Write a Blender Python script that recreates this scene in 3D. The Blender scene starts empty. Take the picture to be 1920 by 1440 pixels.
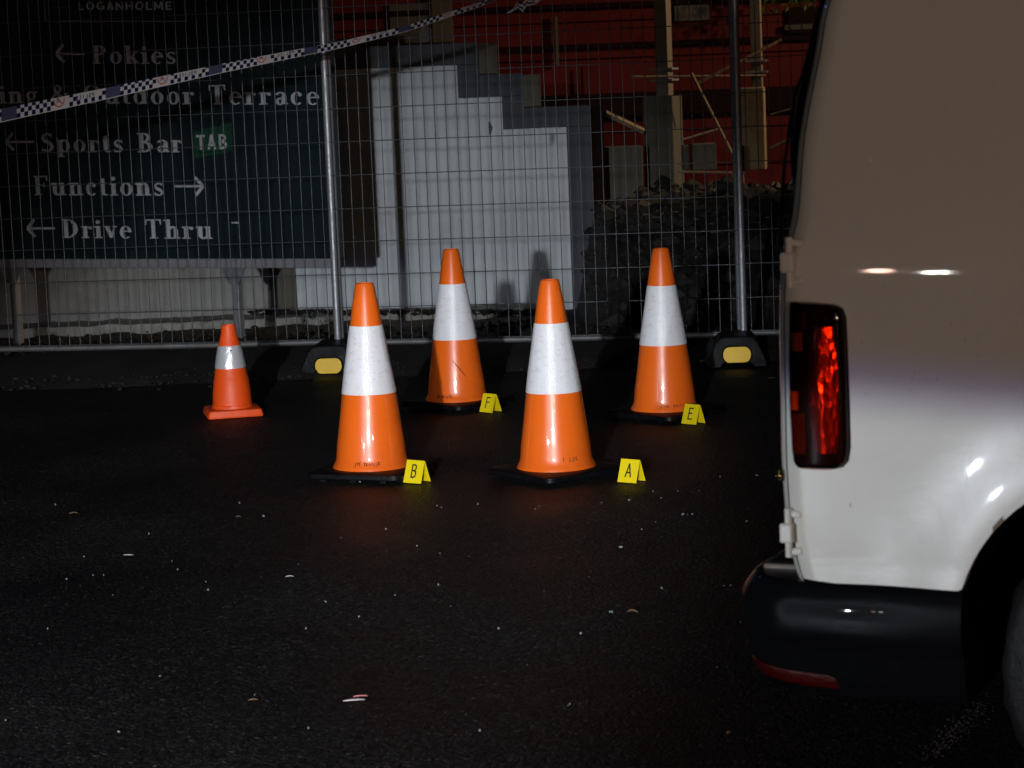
import bpy, bmesh, math, random
from mathutils import Vector, Matrix, noise
from math import sin, cos, tan, pi, radians as R
random.seed(7)
sc = bpy.context.scene
col = sc.collection

# ------------------------------------------------------------------ camera
H = 1.35; F = 4300.0; PX, PY = 960.0, 720.0; ROLL = 0.040; KD = F / 2400.0
PITCH = math.atan(535 / F)
cam_d = bpy.data.cameras.new('camera'); cam = bpy.data.objects.new('camera', cam_d); col.objects.link(cam)
cam_d.sensor_width = 36; cam_d.lens = 36 * F / 1920
cam_d.clip_end = 400; cam_d.clip_start = 0.05
rf = Vector((0, cos(PITCH), -sin(PITCH))); _x = Vector((1, 0, 0)); _u = Vector((0, sin(PITCH), cos(PITCH)))
rx = _x*cos(ROLL) - _u*sin(ROLL); ru = _u*cos(ROLL) + _x*sin(ROLL)
M = Matrix((( rx.x, ru.x, -rf.x), (rx.y, ru.y, -rf.y), (rx.z, ru.z, -rf.z))).to_4x4()
M.translation = Vector((0, 0, H)); cam.matrix_world = M
cam_d.dof.use_dof = True; cam_d.dof.focus_distance = 8.6; cam_d.dof.aperture_fstop = 10.0
sc.camera = cam

# ------------------------------------------------------------------ world, lamps, exposure (night)
w = bpy.data.worlds.new('World'); sc.world = w; w.use_nodes = True
nt = w.node_tree; bg = nt.nodes['Background']
sky = nt.nodes.new('ShaderNodeTexSky'); sky.sky_type = 'NISHITA'; sky.sun_disc = False
sky.sun_elevation = R(-6); sky.sun_rotation = R(200)
nt.links.new(sky.outputs[0], bg.inputs[0]); bg.inputs[1].default_value = 0.03
sc.view_settings.view_transform = 'Standard'; sc.view_settings.look = 'None'
sc.view_settings.exposure = 0; sc.view_settings.gamma = 1
sc.render.engine = 'CYCLES'
try:
    sc.cycles.use_denoising = True; sc.cycles.max_bounces = 6; sc.cycles.transparent_max_bounces = 12
    sc.cycles.sample_clamp_indirect = 4
except Exception: pass

def aim(o, target):
    d = Vector(target) - o.location
    o.rotation_euler = d.to_track_quat('-Z', 'Y').to_euler()
def lamp(name, kind, loc, power, color, radius=0.05, target=None, size=None, blend=0.2, azel=None):
    d = bpy.data.lights.new(name, kind); d.energy = power; d.color = color
    d.shadow_soft_size = radius
    o = bpy.data.objects.new(name, d); col.objects.link(o); o.location = loc
    if kind == 'SPOT':
        d.spot_size = R(size); d.spot_blend = blend
    if azel:
        a, e = R(azel[0]), R(azel[1])
        aim(o, Vector(loc) + Vector((sin(a)*cos(e), cos(a)*cos(e), sin(e))))
    elif target: aim(o, target)
    return o
# work light by the photographer (lights cones, markers and the wall), aimed ahead
K1 = lamp('work_light', 'SPOT', (-1.18, -3.0, 1.62), 4300, (0.92, 0.96, 1.0), 0.055, size=20.5, blend=0.65, azel=(1.6, -8.4))
# low headlamp of a car at the left: lights the cones and the lower half of the van, cut off above
K2 = lamp('headlamp', 'SPOT', (-3.6, 0.0, 0.95), 455, (0.93, 1.0, 0.90), 0.05, size=150, blend=0.010, azel=(36, -76.0))
K2b = lamp('headlamp_fringe', 'SPOT', (-3.6, 0.0, 0.95), 150, (0.25, 0.25, 1.0), 0.05, size=150, blend=0.012, azel=(36, -75.45))
# street lamps: warm light over the van side and the back yard
K3 = lamp('street_lamp_light', 'POINT', (3.2, -9.0, 2.1), 690, (1.0, 0.63, 0.52), 0.12)
K4 = lamp('yard_lamp_light', 'SPOT', (5.8, 17.9, 3.4), 560, (1.0, 0.70, 0.42), 0.10, target=(0.6, 20.6, 2.0), size=112, blend=.4)
K5 = lamp('beacon_red', 'POINT', (3.0, 8.6, 1.1), 1.6, (1.0, 0.12, 0.16), 0.06)
K6 = lamp('beacon_blue', 'POINT', (-2.6, 9.5, 3.2), 3, (0.25, 0.35, 1.0), 0.06)
# unseen lamps added behind the camera to put glints in paint and plastic
for i, (x, y, z, p, c) in enumerate([(-9, -22, 5.5, 260, (1, .93, .85)), (1.5, -30, 6, 330, (1, .55, .2)), (-8.55, -7.4, 1.85, 42, (1, .97, .92)), (-8.85, -7.05, 1.95, 22, (1, .62, .50)), (9, -24, 6, 260, (1, .6, .25)), (-5, -34, 4.5, 220, (1, .85, .7))]):
    lamp('added_glint_lamp', 'POINT', (x, y, z), p, c, 0.13 if p > 100 else .11)

# ------------------------------------------------------------------ helpers
def ray(px, py):
    dr = rx*((px-PX)/F) - ru*((py-PY)/F) + rf
    return dr/dr.y
def at(px, py, d):
    """point that the photograph shows at pixel (px,py), at distance d ahead"""
    return Vector((0, 0, H)) + ray(px, py)*d
def ground(px, py, z=0.0):
    dr = ray(px, py); return Vector((0, 0, H)) + dr*((z-H)/dr.z)

def tag(o, label=None, cat=None, group=None, kind=None):
    if label: o['label'] = label
    if cat: o['category'] = cat
    if group: o['group'] = group
    if kind: o['kind'] = kind
    return o
def empty(name, loc=(0, 0, 0), rz=0):
    o = bpy.data.objects.new(name, None); col.objects.link(o); o.location = loc; o.rotation_euler = (0, 0, rz)
    o.empty_display_size = 0.1
    return o
class MB:
    def __init__(s): s.v = []; s.f = []; s.m = []
    def add(s, vs, fs, mi=0):
        b = len(s.v); s.v += [tuple(v) for v in vs]; s.f += [tuple(b + i for i in f) for f in fs]; s.m += [mi] * len(fs)
    def box(s, c, d, rot=None, mi=0):
        vs = []
        for x in (-.5, .5):
            for y in (-.5, .5):
                for z in (-.5, .5):
                    p = Vector((x*d[0], y*d[1], z*d[2]))
                    if rot is not None: p = rot @ p
                    vs.append(p + Vector(c))
        s.add(vs, [(0,1,3,2),(4,6,7,5),(0,4,5,1),(2,3,7,6),(0,2,6,4),(1,5,7,3)], mi)
    def tube(s, pts, r, n=8, mi=0, caps=True):
        pts = [Vector(p) for p in pts]; rings = []
        rr = r if isinstance(r, (list, tuple)) else [r]*len(pts)
        up = None
        for i, p in enumerate(pts):
            t = (pts[min(i+1, len(pts)-1)] - pts[max(i-1, 0)]).normalized()
            if up is None: up = Vector((0,0,1)) if abs(t.z) < .9 else Vector((1,0,0))
            a = t.cross(up).normalized(); b = a.cross(t).normalized(); up = b
            rings.append([p + (a*cos(2*pi*k/n) + b*sin(2*pi*k/n))*rr[i] for k in range(n)])
        vs = [q for rg in rings for q in rg]; fs = []
        for i in range(len(pts)-1):
            for k in range(n):
                fs.append((i*n+k, i*n+(k+1)%n, (i+1)*n+(k+1)%n, (i+1)*n+k))
        if caps: fs.append(tuple(range(n))[::-1]); fs.append(tuple((len(pts)-1)*n+k for k in range(n)))
        s.add(vs, fs, mi)
    def lathe(s, prof, n=48, c=(0,0,0), mi=0, wob=None):
        vs = []; fs = []
        for (r, z) in prof:
            for k in range(n):
                a = 2*pi*k/n; q = r*(1 + (wob(a, z) if wob else 0))
                vs.append((c[0]+q*cos(a), c[1]+q*sin(a), c[2]+z))
        for i in range(len(prof)-1):
            for k in range(n):
                fs.append((i*n+k, i*n+(k+1)%n, (i+1)*n+(k+1)%n, (i+1)*n+k))
        s.add(vs, fs, mi)
    def prism(s, poly, z0, z1, mi=0):
        n = len(poly)
        vs = [(x, y, z0) for x, y in poly] + [(x, y, z1) for x, y in poly]
        fs = [tuple(range(n))[::-1], tuple(range(n, 2*n))] + [(i, (i+1)%n, n+(i+1)%n, n+i) for i in range(n)]
        s.add(vs, fs, mi)
    def grid(s, rows, mi=0, close=False):
        n = len(rows[0]); vs = [p for r in rows for p in r]; fs = []
        for i in range(len(rows)-1):
            for k in range(n-1 if not close else n):
                fs.append((i*n+k, i*n+(k+1)%n, (i+1)*n+(k+1)%n, (i+1)*n+k))
        s.add(vs, fs, mi)
    def build(s, name, mats, parent=None, smooth=False, bevel=0, solid=0, auto=None, loc=None, rot=None):
        me = bpy.data.meshes.new(name); me.from_pydata([tuple(v) for v in s.v], [], s.f)
        if not isinstance(mats, (list, tuple)): mats = [mats]
        for m in mats: me.materials.append(m)
        for p, mi in zip(me.polygons, s.m): p.material_index = mi; p.use_smooth = smooth
        bm = bmesh.new(); bm.from_mesh(me)
        bmesh.ops.recalc_face_normals(bm, faces=bm.faces)
        bm.to_mesh(me); bm.free(); me.update()
        if auto:
            try: me.set_sharp_from_angle(angle=R(auto))
            except Exception: pass
        o = bpy.data.objects.new(name, me); col.objects.link(o)
        if parent: o.parent = parent
        if loc: o.location = loc
        if rot: o.rotation_euler = rot
        if solid:
            m = o.modifiers.new('solid', 'SOLIDIFY'); m.thickness = solid; m.offset = 0
        if bevel:
            m = o.modifiers.new('bevel', 'BEVEL'); m.width = bevel; m.segments = 2; m.limit_method = 'ANGLE'; m.angle_limit = R(35)
        return o
def copy_thing(o, parent=None):
    c = o.copy(); col.objects.link(c)
    if parent: c.parent = parent
    for ch in list(o.children): copy_thing(ch, c)
    return c

# ------------------------------------------------------------------ materials
def mat(name, color, rough=0.5, metal=0.0, var=0.0, vscale=6.0, bump=0.0, bscale=40.0, coat=0.0, spec=0.5, dirt=None, dscale=3.0, damt=0.5, rvar=0.0):
    m = bpy.data.materials.new(name); m.use_nodes = True; n = m.node_tree; b = n.nodes['Principled BSDF']
    b.inputs['Roughness'].default_value = rough; b.inputs['Metallic'].default_value = metal
    b.inputs['Specular IOR Level'].default_value = spec
    b.inputs['Coat Weight'].default_value = coat; b.inputs['Coat Roughness'].default_value = 0.03
    c = (*color, 1); b.inputs['Base Color'].default_value = c
    tc = n.nodes.new('ShaderNodeTexCoord'); out = None
    def nz(scale, det=5, ro=.6):
        t = n.nodes.new('ShaderNodeTexNoise'); t.inputs['Scale'].default_value = scale; t.inputs['Detail'].default_value = det
        t.inputs['Roughness'].default_value = ro
        n.links.new(tc.outputs['Object'], t.inputs['Vector']); return t
    if var or dirt:
        t = nz(vscale); mx = n.nodes.new('ShaderNodeMix'); mx.data_type = 'RGBA'
        mx.inputs[6].default_value = (*[max(0, x*(1-var)) for x in color], 1)
        mx.inputs[7].default_value = (*[min(1, x*(1+var)) for x in color], 1)
        n.links.new(t.outputs['Fac'], mx.inputs[0]); out = mx.outputs[2]
        if dirt:
            t2 = nz(dscale, 8, .7); rp = n.nodes.new('ShaderNodeValToRGB')
            rp.color_ramp.elements[0].position = .48; rp.color_ramp.elements[1].position = .72
            rp.color_ramp.elements[1].color = (damt,)*3 + (1,); rp.color_ramp.elements[0].color = (0,0,0,1)
            n.links.new(t2.outputs['Fac'], rp.inputs[0])
            m2 = n.nodes.new('ShaderNodeMix'); m2.data_type = 'RGBA'; m2.inputs[7].default_value = (*dirt, 1)
            n.links.new(out, m2.inputs[6]); n.links.new(rp.outputs[0], m2.inputs[0]); out = m2.outputs[2]
        n.links.new(out, b.inputs['Base Color'])
    if rvar:
        t = nz(vscale*1.7, 6); mr = n.nodes.new('ShaderNodeMapRange')
        mr.inputs[1].default_value = .3; mr.inputs[2].default_value = .7
        mr.inputs[3].default_value = max(.02, rough-rvar); mr.inputs[4].default_value = min(1, rough+rvar)
        n.links.new(t.outputs['Fac'], mr.inputs[0]); n.links.new(mr.outputs[0], b.inputs['Roughness'])
    if bump:
        t = nz(bscale, 6); bp = n.nodes.new('ShaderNodeBump'); bp.inputs['Strength'].default_value = bump; bp.inputs['Distance'].default_value = .01
        n.links.new(t.outputs['Fac'], bp.inputs['Height']); n.links.new(bp.outputs[0], b.inputs['Normal'])
    return m
def nodes(m): return m.node_tree.nodes, m.node_tree.links, m.node_tree.nodes['Principled BSDF']

def asphalt_mat():
    m = mat('wet_asphalt', (.018, .018, .019), .42); n, l, b = nodes(m)
    tc = n['Texture Coordinate']
    vo = n.new('ShaderNodeTexVoronoi'); vo.inputs['Scale'].default_value = 105; l.new(tc.outputs['Object'], vo.inputs['Vector']); vo.inputs['Scale'].default_value = 120
    big = n.new('ShaderNodeTexNoise'); big.inputs['Scale'].default_value = 1.1; big.inputs['Detail'].default_value = 7; l.new(tc.outputs['Object'], big.inputs['Vector'])
    fine = n.new('ShaderNodeTexNoise'); fine.inputs['Scale'].default_value = 60; fine.inputs['Detail'].default_value = 6; l.new(tc.outputs['Object'], fine.inputs['Vector'])
    # stone colour varies per pebble
    hs = n.new('ShaderNodeSeparateColor'); l.new(vo.outputs['Color'], hs.inputs[0])
    rp = n.new('ShaderNodeValToRGB'); l.new(hs.outputs[0], rp.inputs[0])
    e = rp.color_ramp.elements; e[0].color = (.0015,.0015,.0018,1); e[1].color = (.015,.0150,.0155,1); e[0].position = .35
    x = e.new(.965); x.color = (.020,.020,.020,1); y = e.new(.985); y.color = (.07,.067,.064,1)
    mm = n.new('ShaderNodeMix'); mm.data_type = 'RGBA'; mm.blend_type = 'MULTIPLY'; mm.inputs[0].default_value = 1
    r2 = n.new('ShaderNodeMapRange'); r2.inputs[1].default_value=.3; r2.inputs[2].default_value=.7; r2.inputs[3].default_value=.55; r2.inputs[4].default_value=1.25
    l.new(big.outputs['Fac'], r2.inputs[0]); l.new(rp.outputs[0], mm.inputs[6]); l.new(r2.outputs[0], mm.inputs[7]); l.new(mm.outputs[2], b.inputs['Base Color'])
    r3 = n.new('ShaderNodeMapRange'); r3.inputs[1].default_value=.35; r3.inputs[2].default_value=.65; r3.inputs[3].default_value=.52; r3.inputs[4].default_value=.72
    l.new(big.outputs['Fac'], r3.inputs[0]); l.new(r3.outputs[0], b.inputs['Roughness'])
    ad = n.new('ShaderNodeMath'); ad.operation = 'ADD'; mu = n.new('ShaderNodeMath'); mu.operation = 'MULTIPLY'; mu.inputs[1].default_value = -.55
    l.new(vo.outputs['Distance'], mu.inputs[0]); l.new(mu.outputs[0], ad.inputs[0]); l.new(fine.outputs['Fac'], ad.inputs[1])
    bp = n.new('ShaderNodeBump'); bp.inputs['Strength'].default_value = 1.0; bp.inputs['Distance'].default_value = .006
    l.new(ad.outputs[0], bp.inputs['Height']); l.new(bp.outputs[0], b.inputs['Normal'])
    b.inputs['Specular IOR Level'].default_value = .22
    return m
M_ASPH = asphalt_mat()
M_KERB = mat('damp_soil_edge', (.010, .008, .006), .75, var=.5, vscale=14, bump=.8, bscale=50)
M_SOIL = mat('dark_soil', (.010, .0085, .0075), .8, var=.7, vscale=9, bump=1.0, bscale=30)
M_ROCK = mat('soil_clods', (.024, .021, .018), .7, var=.7, vscale=4, bump=.5, bscale=30)
M_CHIP = mat('pale_wood_chip', (.10, .08, .06), .7, var=.4, vscale=9)
M_WALL = mat('white_render', (.56, .60, .64), .62, var=.06, vscale=1.6, bump=.10, bscale=70, dirt=(.34, .34, .33), dscale=1.6, damt=.6)
M_WGREY = mat('blue_grey_paint', (.050, .055, .070), .6, spec=.25, var=.15, vscale=5, bump=.1, bscale=30)
M_OLIVE = mat('olive_edge', (.06, .05, .025), .6, var=.3, vscale=8)
M_PLINTH = mat('stained_concrete', (.33, .33, .30), .8, var=.25, vscale=6, bump=.3, bscale=40, dirt=(.05,.045,.04), dscale=6, damt=.9)
M_RED = mat('red_cladding', (.095, .0068, .0075), .75, spec=.2, var=.25, vscale=1.2, bump=.1, bscale=20)
M_BROWN = mat('brown_beam', (.012, .004, .003), .8, spec=.1, var=.2)
M_DARK = mat('dark_olive_glass', (.035, .033, .020), .4, var=.3, vscale=4)
M_SIGN = mat('dark_green_board', (.010, .018, .021), .38, var=.22, vscale=2.2, bump=.04, bscale=12, rvar=.12)
M_LETTER = mat('white_vinyl_letters', (.44, .46, .49), .6, var=.14, vscale=14, dirt=(.16,.17,.18), dscale=10, damt=.6)
M_TAB = mat('green_tab_panel', (.012, .060, .034), .45, var=.15)
M_TRIM = mat('pale_metal_trim', (.25, .25, .27), .5, .2, var=.2, vscale=6)
M_GALV = mat('galvanised_steel', (.30, .31, .33), .48, .6, var=.22, vscale=12, bump=.12, bscale=60, rvar=.12)
M_RAIL = mat('muddy_steel_rail', (.13, .13, .13), .55, .5, var=.5, vscale=7, bump=.2, bscale=30)
M_WIRE = mat('galvanised_wire', (.085, .088, .095), .42, .7, var=.15, vscale=20)
M_RUB = mat('black_rubber', (.0025, .003, .004), .5, spec=.14, var=.3, vscale=12, bump=.25, bscale=45, rvar=.12)
M_REFY = mat('yellow_reflector', (.85, .52, .01), .35, var=.06, vscale=30, bump=.3, bscale=180)
M_ORG = mat('orange_pvc', (.88, .145, .010), .33, var=.05, vscale=9, bump=.03, bscale=16, coat=.6, dirt=(.62,.085,.012), dscale=5, damt=.35, rvar=.05)
M_ORG2 = mat('faded_orange_rubber', (.80, .080, .005), .5, var=.12, vscale=14, bump=.2, bscale=22)
M_SCRIB = mat('black_marker_ink', (.012, .010, .012), .6)
M_YEL = mat('yellow_plastic', (.84, .66, .004), .5, var=.03, vscale=30)
M_BLK = mat('black_print', (.01, .01, .01), .6)
M_WHT = mat('tape_white', (.50, .48, .47), .35, var=.06, vscale=15)
M_BLU = mat('tape_blue', (.006, .007, .045), .35, var=.1, vscale=15)
M_GRYB = mat('tape_grey_blue', (.06, .065, .12), .35, var=.15, vscale=15)
M_RNG = mat('tape_red', (.42, .05, .03), .4)
M_VAN = mat('white_van_paint', (.66, .675, .60), .32, var=.012, vscale=2, coat=1.0, bump=.10, bscale=9, spec=.4)
M_VBLK = mat('black_textured_plastic', (.004, .0045, .0055), .25, spec=.05, coat=.22, var=.12, vscale=10, bump=.15, bscale=420, rvar=.06)
M_VGLASS = mat('dark_window_glass', (.008, .008, .010), .06, coat=.5)
M_VDARK = mat('dark_liner', (.004, .004, .0045), .85, spec=.1, bump=.3)
M_VSTEP = mat('bumper_step_plastic', (.16, .13, .10), .42, var=.5, vscale=18, bump=.2, bscale=60)
M_CHROME = mat('chrome', (.7, .7, .72), .12, 1.0)
M_TYRE = mat('tyre_rubber', (.0025, .0025, .003), .62, bump=.4, bscale=70, var=.2)
M_RIM = mat('silver_wheel', (.18, .18, .19), .4, .8, var=.15)
M_REFR = mat('red_reflector', (.05, .0012, .001), .25, bump=.5, bscale=140)
M_AMB = mat('amber_lamp', (.55, .20, .02), .3, bump=.3, bscale=90)
M_CLR = mat('clear_lamp', (.62, .60, .56), .16, .7, bump=.8, bscale=60)
M_POST = mat('painted_post', (.15, .125, .09), .6, var=.2, vscale=5)
M_TIMB = mat('raw_timber', (.22, .165, .10), .7, var=.35, vscale=7, bump=.3, bscale=30)
M_CONC = mat('pale_concrete', (.085, .078, .058), .85, var=.3, vscale=6, bump=.4, bscale=30)
M_LEAF = mat('dry_leaf', (.10, .06, .025), .6, var=.4, vscale=40)
M_GREEN = mat('green_leaf', (.06, .13, .02), .5, var=.4, vscale=20)
M_DKLEAF = mat('dark_scrap', (.02, .018, .015), .6)
M_GRIME = mat('black_scuff', (.02, .02, .02), .9)
# asphalt-like sparkle of retro-reflective sheeting
def sheet_mat():
    m = mat('reflective_sheeting', (.77, .77, .80), .30, var=.03, vscale=30, coat=.15); n, l, b = nodes(m)
    tc = n['Texture Coordinate']
    vo = n.new('ShaderNodeTexVoronoi'); vo.inputs['Scale'].default_value = 210; l.new(tc.outputs['Object'], vo.inputs['Vector'])
    ns = n.new('ShaderNodeTexNoise'); ns.inputs['Scale'].default_value = 13; ns.inputs['Detail'].default_value = 3; l.new(tc.outputs['Object'], ns.inputs['Vector'])
    a = n.new('ShaderNodeMath'); a.operation = 'MULTIPLY_ADD'; a.inputs[1].default_value = .22
    l.new(vo.outputs['Distance'], a.inputs[0]); l.new(ns.outputs['Fac'], a.inputs[2])
    bp = n.new('ShaderNodeBump'); bp.inputs['Strength'].default_value = .32; bp.inputs['Distance'].default_value = .010
    l.new(a.outputs[0], bp.inputs['Height']); l.new(bp.outputs[0], b.inputs['Normal'])
    # scuffs: thin dark marks
    mp = n.new('ShaderNodeMapping'); mp.inputs['Scale'].default_value = (14, 14, 34); l.new(tc.outputs['Object'], mp.inputs['Vector'])
    n2 = n.new('ShaderNodeTexNoise'); n2.inputs['Scale'].default_value = 1.6; n2.inputs['Detail'].default_value = 9; n2.inputs['Roughness'].default_value = .75; l.new(mp.outputs[0], n2.inputs['Vector'])
    rp = n.new('ShaderNodeValToRGB'); rp.color_ramp.elements[0].position = .55; rp.color_ramp.elements[1].position = .68
    rp.color_ramp.elements[1].color = (.7,.7,.7,1); rp.color_ramp.elements[0].color = (0,0,0,1)
    l.new(n2.outputs['Fac'], rp.inputs[0])
    src = b.inputs['Base Color'].links[0].from_socket
    mx = n.new('ShaderNodeMix'); mx.data_type = 'RGBA'; mx.inputs[7].default_value = (.46,.45,.44,1)
    l.new(src, mx.inputs[6]); l.new(rp.outputs[0], mx.inputs[0]); l.new(mx.outputs[2], b.inputs['Base Color'])
    return m
M_SHEET = sheet_mat()
def glass_mat(name, tint, gl=.12, rough=.03):
    m = bpy.data.materials.new(name); m.use_nodes = True; n = m.node_tree.nodes; l = m.node_tree.links; n.clear()
    o = n.new('ShaderNodeOutputMaterial'); t = n.new('ShaderNodeBsdfTransparent'); t.inputs[0].default_value = (*tint, 1)
    g = n.new('ShaderNodeBsdfGlossy'); g.inputs['Roughness'].default_value = rough; fr = n.new('ShaderNodeFresnel'); fr.inputs[0].default_value = 1.5
    tc = n.new('ShaderNodeTexCoord'); ns = n.new('ShaderNodeTexNoise'); ns.inputs['Scale'].default_value = 90; ns.inputs['Detail'].default_value = 2
    bp = n.new('ShaderNodeBump'); bp.inputs['Strength'].default_value = .02; l.new(tc.outputs['Object'], ns.inputs[0]); l.new(ns.outputs['Fac'], bp.inputs['Height']); l.new(bp.outputs[0], g.inputs['Normal'])
    mx = n.new('ShaderNodeMixShader'); l.new(fr.outputs[0], mx.inputs[0]); l.new(t.outputs[0], mx.inputs[1]); l.new(g.outputs[0], mx.inputs[2]); l.new(mx.outputs[0], o.inputs[0])
    return m
M_LENS = glass_mat('red_lens', (.86, .30, .12))
def refl_mat():
    m = mat('faceted_red_reflector', (1.0, .14, .015), .2, .95); n, l, b = nodes(m); tc = n['Texture Coordinate']
    vo = n.new('ShaderNodeTexVoronoi'); vo.inputs['Scale'].default_value = 130; mp = n.new('ShaderNodeMapping'); mp.inputs['Scale'].default_value = (1, 1, .35); l.new(tc.outputs['Object'], mp.inputs['Vector']); l.new(mp.outputs[0], vo.inputs['Vector'])
    ns = n.new('ShaderNodeTexNoise'); ns.inputs['Scale'].default_value = 45; ns.inputs['Detail'].default_value = 4; l.new(tc.outputs['Object'], ns.inputs['Vector'])
    a = n.new('ShaderNodeMath'); l.new(vo.outputs['Distance'], a.inputs[0]); l.new(ns.outputs['Fac'], a.inputs[1])
    bp = n.new('ShaderNodeBump'); bp.inputs['Strength'].default_value = .4; bp.inputs['Distance'].default_value = .003
    l.new(a.outputs[0], bp.inputs['Height']); l.new(bp.outputs[0], b.inputs['Normal']); return m
M_REFLR = refl_mat()
def shard_mat():
    m = mat('broken_glass', (.17, .19, .20), .14, .0, spec=1.0, coat=1.0); return m
M_SHARD = shard_mat()

# ------------------------------------------------------------------ lettering: own bold serif glyphs, cap height 1
def _rect(x0, y0, x1, y1): return [(x0,y0),(x1,y0),(x1,y1),(x0,y1)]
def _ring(cx, cy, rx_, ry_, t, th, a0=0, a1=360, n=14):
    out = []
    for i in range(n):
        a = R(a0+(a1-a0)*i/n); b = R(a0+(a1-a0)*(i+1)/n)
        out.append([(cx+rx_*cos(a), cy+ry_*sin(a)), (cx+rx_*cos(b), cy+ry_*sin(b)), (cx+(rx_-t)*cos(b), cy+(ry_-th)*sin(b)), (cx+(rx_-t)*cos(a), cy+(ry_-th)*sin(a))])
    return out
def _line(x0, y0, x1, y1, w_):
    d = Vector((x1-x0, y1-y0)).normalized(); n_ = Vector((-d.y, d.x))*w_/2
    return [(x0-n_.x,y0-n_.y),(x1-n_.x,y1-n_.y),(x1+n_.x,y1+n_.y),(x0+n_.x,y0+n_.y)]
def _stem(x, y0, y1, b=True, t=True, tl=False, w_=.2, s=.09):
    o = [_rect(x-w_/2, y0, x+w_/2, y1)]
    if b: o.append(_rect(x-w_/2-s, y0, x+w_/2+s, y0+.055))
    if t: o.append(_rect(x-w_/2-s, y1-.055, x+w_/2+s, y1))
    if tl: o.append([(x-w_/2-s, y1-.07),(x-w_/2, y1-.09),(x-w_/2, y1),(x-w_/2-s, y1-.02)])
    return o
X = .64
def _arch(x0, x1, w_=.2):  # shoulder from stem x0 to stem x1
    return _ring((x0+x1)/2+.03, X-.24, (x1-x0)/2+.07, .25, .19, .09, 0, 150, 9)
G = {
 'P': (_stem(.2,0,1)+_ring(.3,.73,.36,.27,.20,.06,-90,90,10), .72),
 'B': (_stem(.2,0,1)+_ring(.3,.76,.34,.24,.19,.055,-90,90,10)+_ring(.3,.27,.42,.27,.21,.06,-90,90,10), .78),
 'D': (_stem(.2,0,1)+_ring(.28,.5,.50,.5,.21,.06,-90,90,14), .86),
 'F': (_stem(.2,0,1)+[_rect(.3,.94,.70,1),[(.64,.74),(.70,.74),(.70,.94),(.62,.94)],_rect(.3,.48,.52,.535),_rect(.50,.40,.55,.62)], .76),
 'T': (_stem(.4,0,1,t=False)+[_rect(.03,.94,.77,1),[(.03,.72),(.08,.72),(.12,.94),(.03,.94)],[(.72,.72),(.77,.72),(.77,.94),(.68,.94)]], .80),
 'O': (_ring(.45,.5,.42,.52,.20,.06,0,360,24), .92),
 'S': (_ring(.33,.74,.28,.27,.17,.09,30,250,12)+_ring(.33,.26,.30,.27,.17,.09,-150,70,12)+[_line(.20,.60,.48,.42,.19),_rect(.53,.72,.57,1.0),_rect(.05,0,.09,.28)], .68),
 'k': (_stem(.17,0,1,t=False,tl=True)+[_line(.27,.28,.50,.60,.09),_line(.33,.36,.54,.04,.18),_rect(.42,.59,.66,X),_rect(.38,0,.68,.05)], .68),
 'o': (_ring(.31,.32,.29,.34,.18,.055,0,360,20), .64),
 'i': (_stem(.17,0,X,t=False,tl=True)+_ring(.17,.86,.11,.11,.11,.11,0,360,10), .36),
 'e': (_ring(.30,.32,.28,.34,.17,.055,0,312,18)+[_rect(.13,.34,.52,.40)], .60),
 's': (_ring(.25,.47,.20,.18,.12,.06,20,250,9)+_ring(.25,.16,.21,.17,.12,.06,-160,70,9)+[_line(.14,.38,.37,.24,.15),_rect(.41,.46,.45,X),_rect(.05,0,.09,.18)], .52),
 'n': (_stem(.18,0,X,t=False,tl=True)+_arch(.18,.54)+_stem(.54,0,.44,t=False), .74),
 'h': (_stem(.18,0,1,t=False,tl=True)+_arch(.18,.54)+_stem(.54,0,.44,t=False), .74),
 'u': (_stem(.18,.18,X,b=False,t=False,tl=True)+_ring(.33,.22,.25,.24,.19,.09,180,330,9)+_stem(.54,0,X,t=False,tl=True), .74),
 'r': (_stem(.17,0,X,t=False,tl=True)+_ring(.38,X-.17,.14,.16,.14,.07,30,150,7)+_ring(.43,X-.10,.09,.09,.09,.09,0,360,8), .54),
 't': (_stem(.17,.16,.86,b=False,t=False)+[_rect(.02,X-.06,.36,X)]+_ring(.30,.19,.23,.20,.18,.08,180,300,7), .42),
 'd': (_ring(.27,.32,.25,.34,.17,.06,40,320,16)+_stem(.50,0,1,t=False,tl=True), .70),
 'a': (_ring(.26,.17,.22,.19,.16,.06,0,360,14)+_stem(.44,.04,.46,b=False,t=False)+_ring(.28,.45,.26,.20,.17,.06,0,160,9)+[_rect(.44,0,.60,.07)], .60),
 'c': (_ring(.29,.32,.27,.34,.17,.06,45,315,16)+_ring(.42,.50,.09,.09,.09,.09,0,360,8), .56),
 'g': (_ring(.29,.42,.24,.23,.15,.05,0,360,16)+_ring(.28,-.14,.27,.16,.10,.06,0,360,14)+[_line(.14,.22,.16,.02,.09),_rect(.16,.0,.44,.09),_rect(.46,.56,.62,.64)], .62),
 'p': (_stem(.18,-.28,X,t=False,tl=True)+_ring(.38,.32,.26,.34,.17,.06,-140,140,16), .70),
 'v': ([_line(.13,.62,.34,.03,.18),_line(.50,.62,.34,.03,.07),_rect(0,.59,.28,X),_rect(.40,.59,.62,X)], .62),
 'I': (_stem(.2,0,1), .40),
 '&': (_ring(.36,.78,.19,.22,.12,.06,0,360,14)+_ring(.33,.26,.30,.28,.17,.07,60,330,14)+[_line(.26,.66,.66,.06,.17),_line(.55,.10,.76,.50,.06),_rect(.64,.48,.88,.53)], .92),
 ' ': ([], .42),
}
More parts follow.
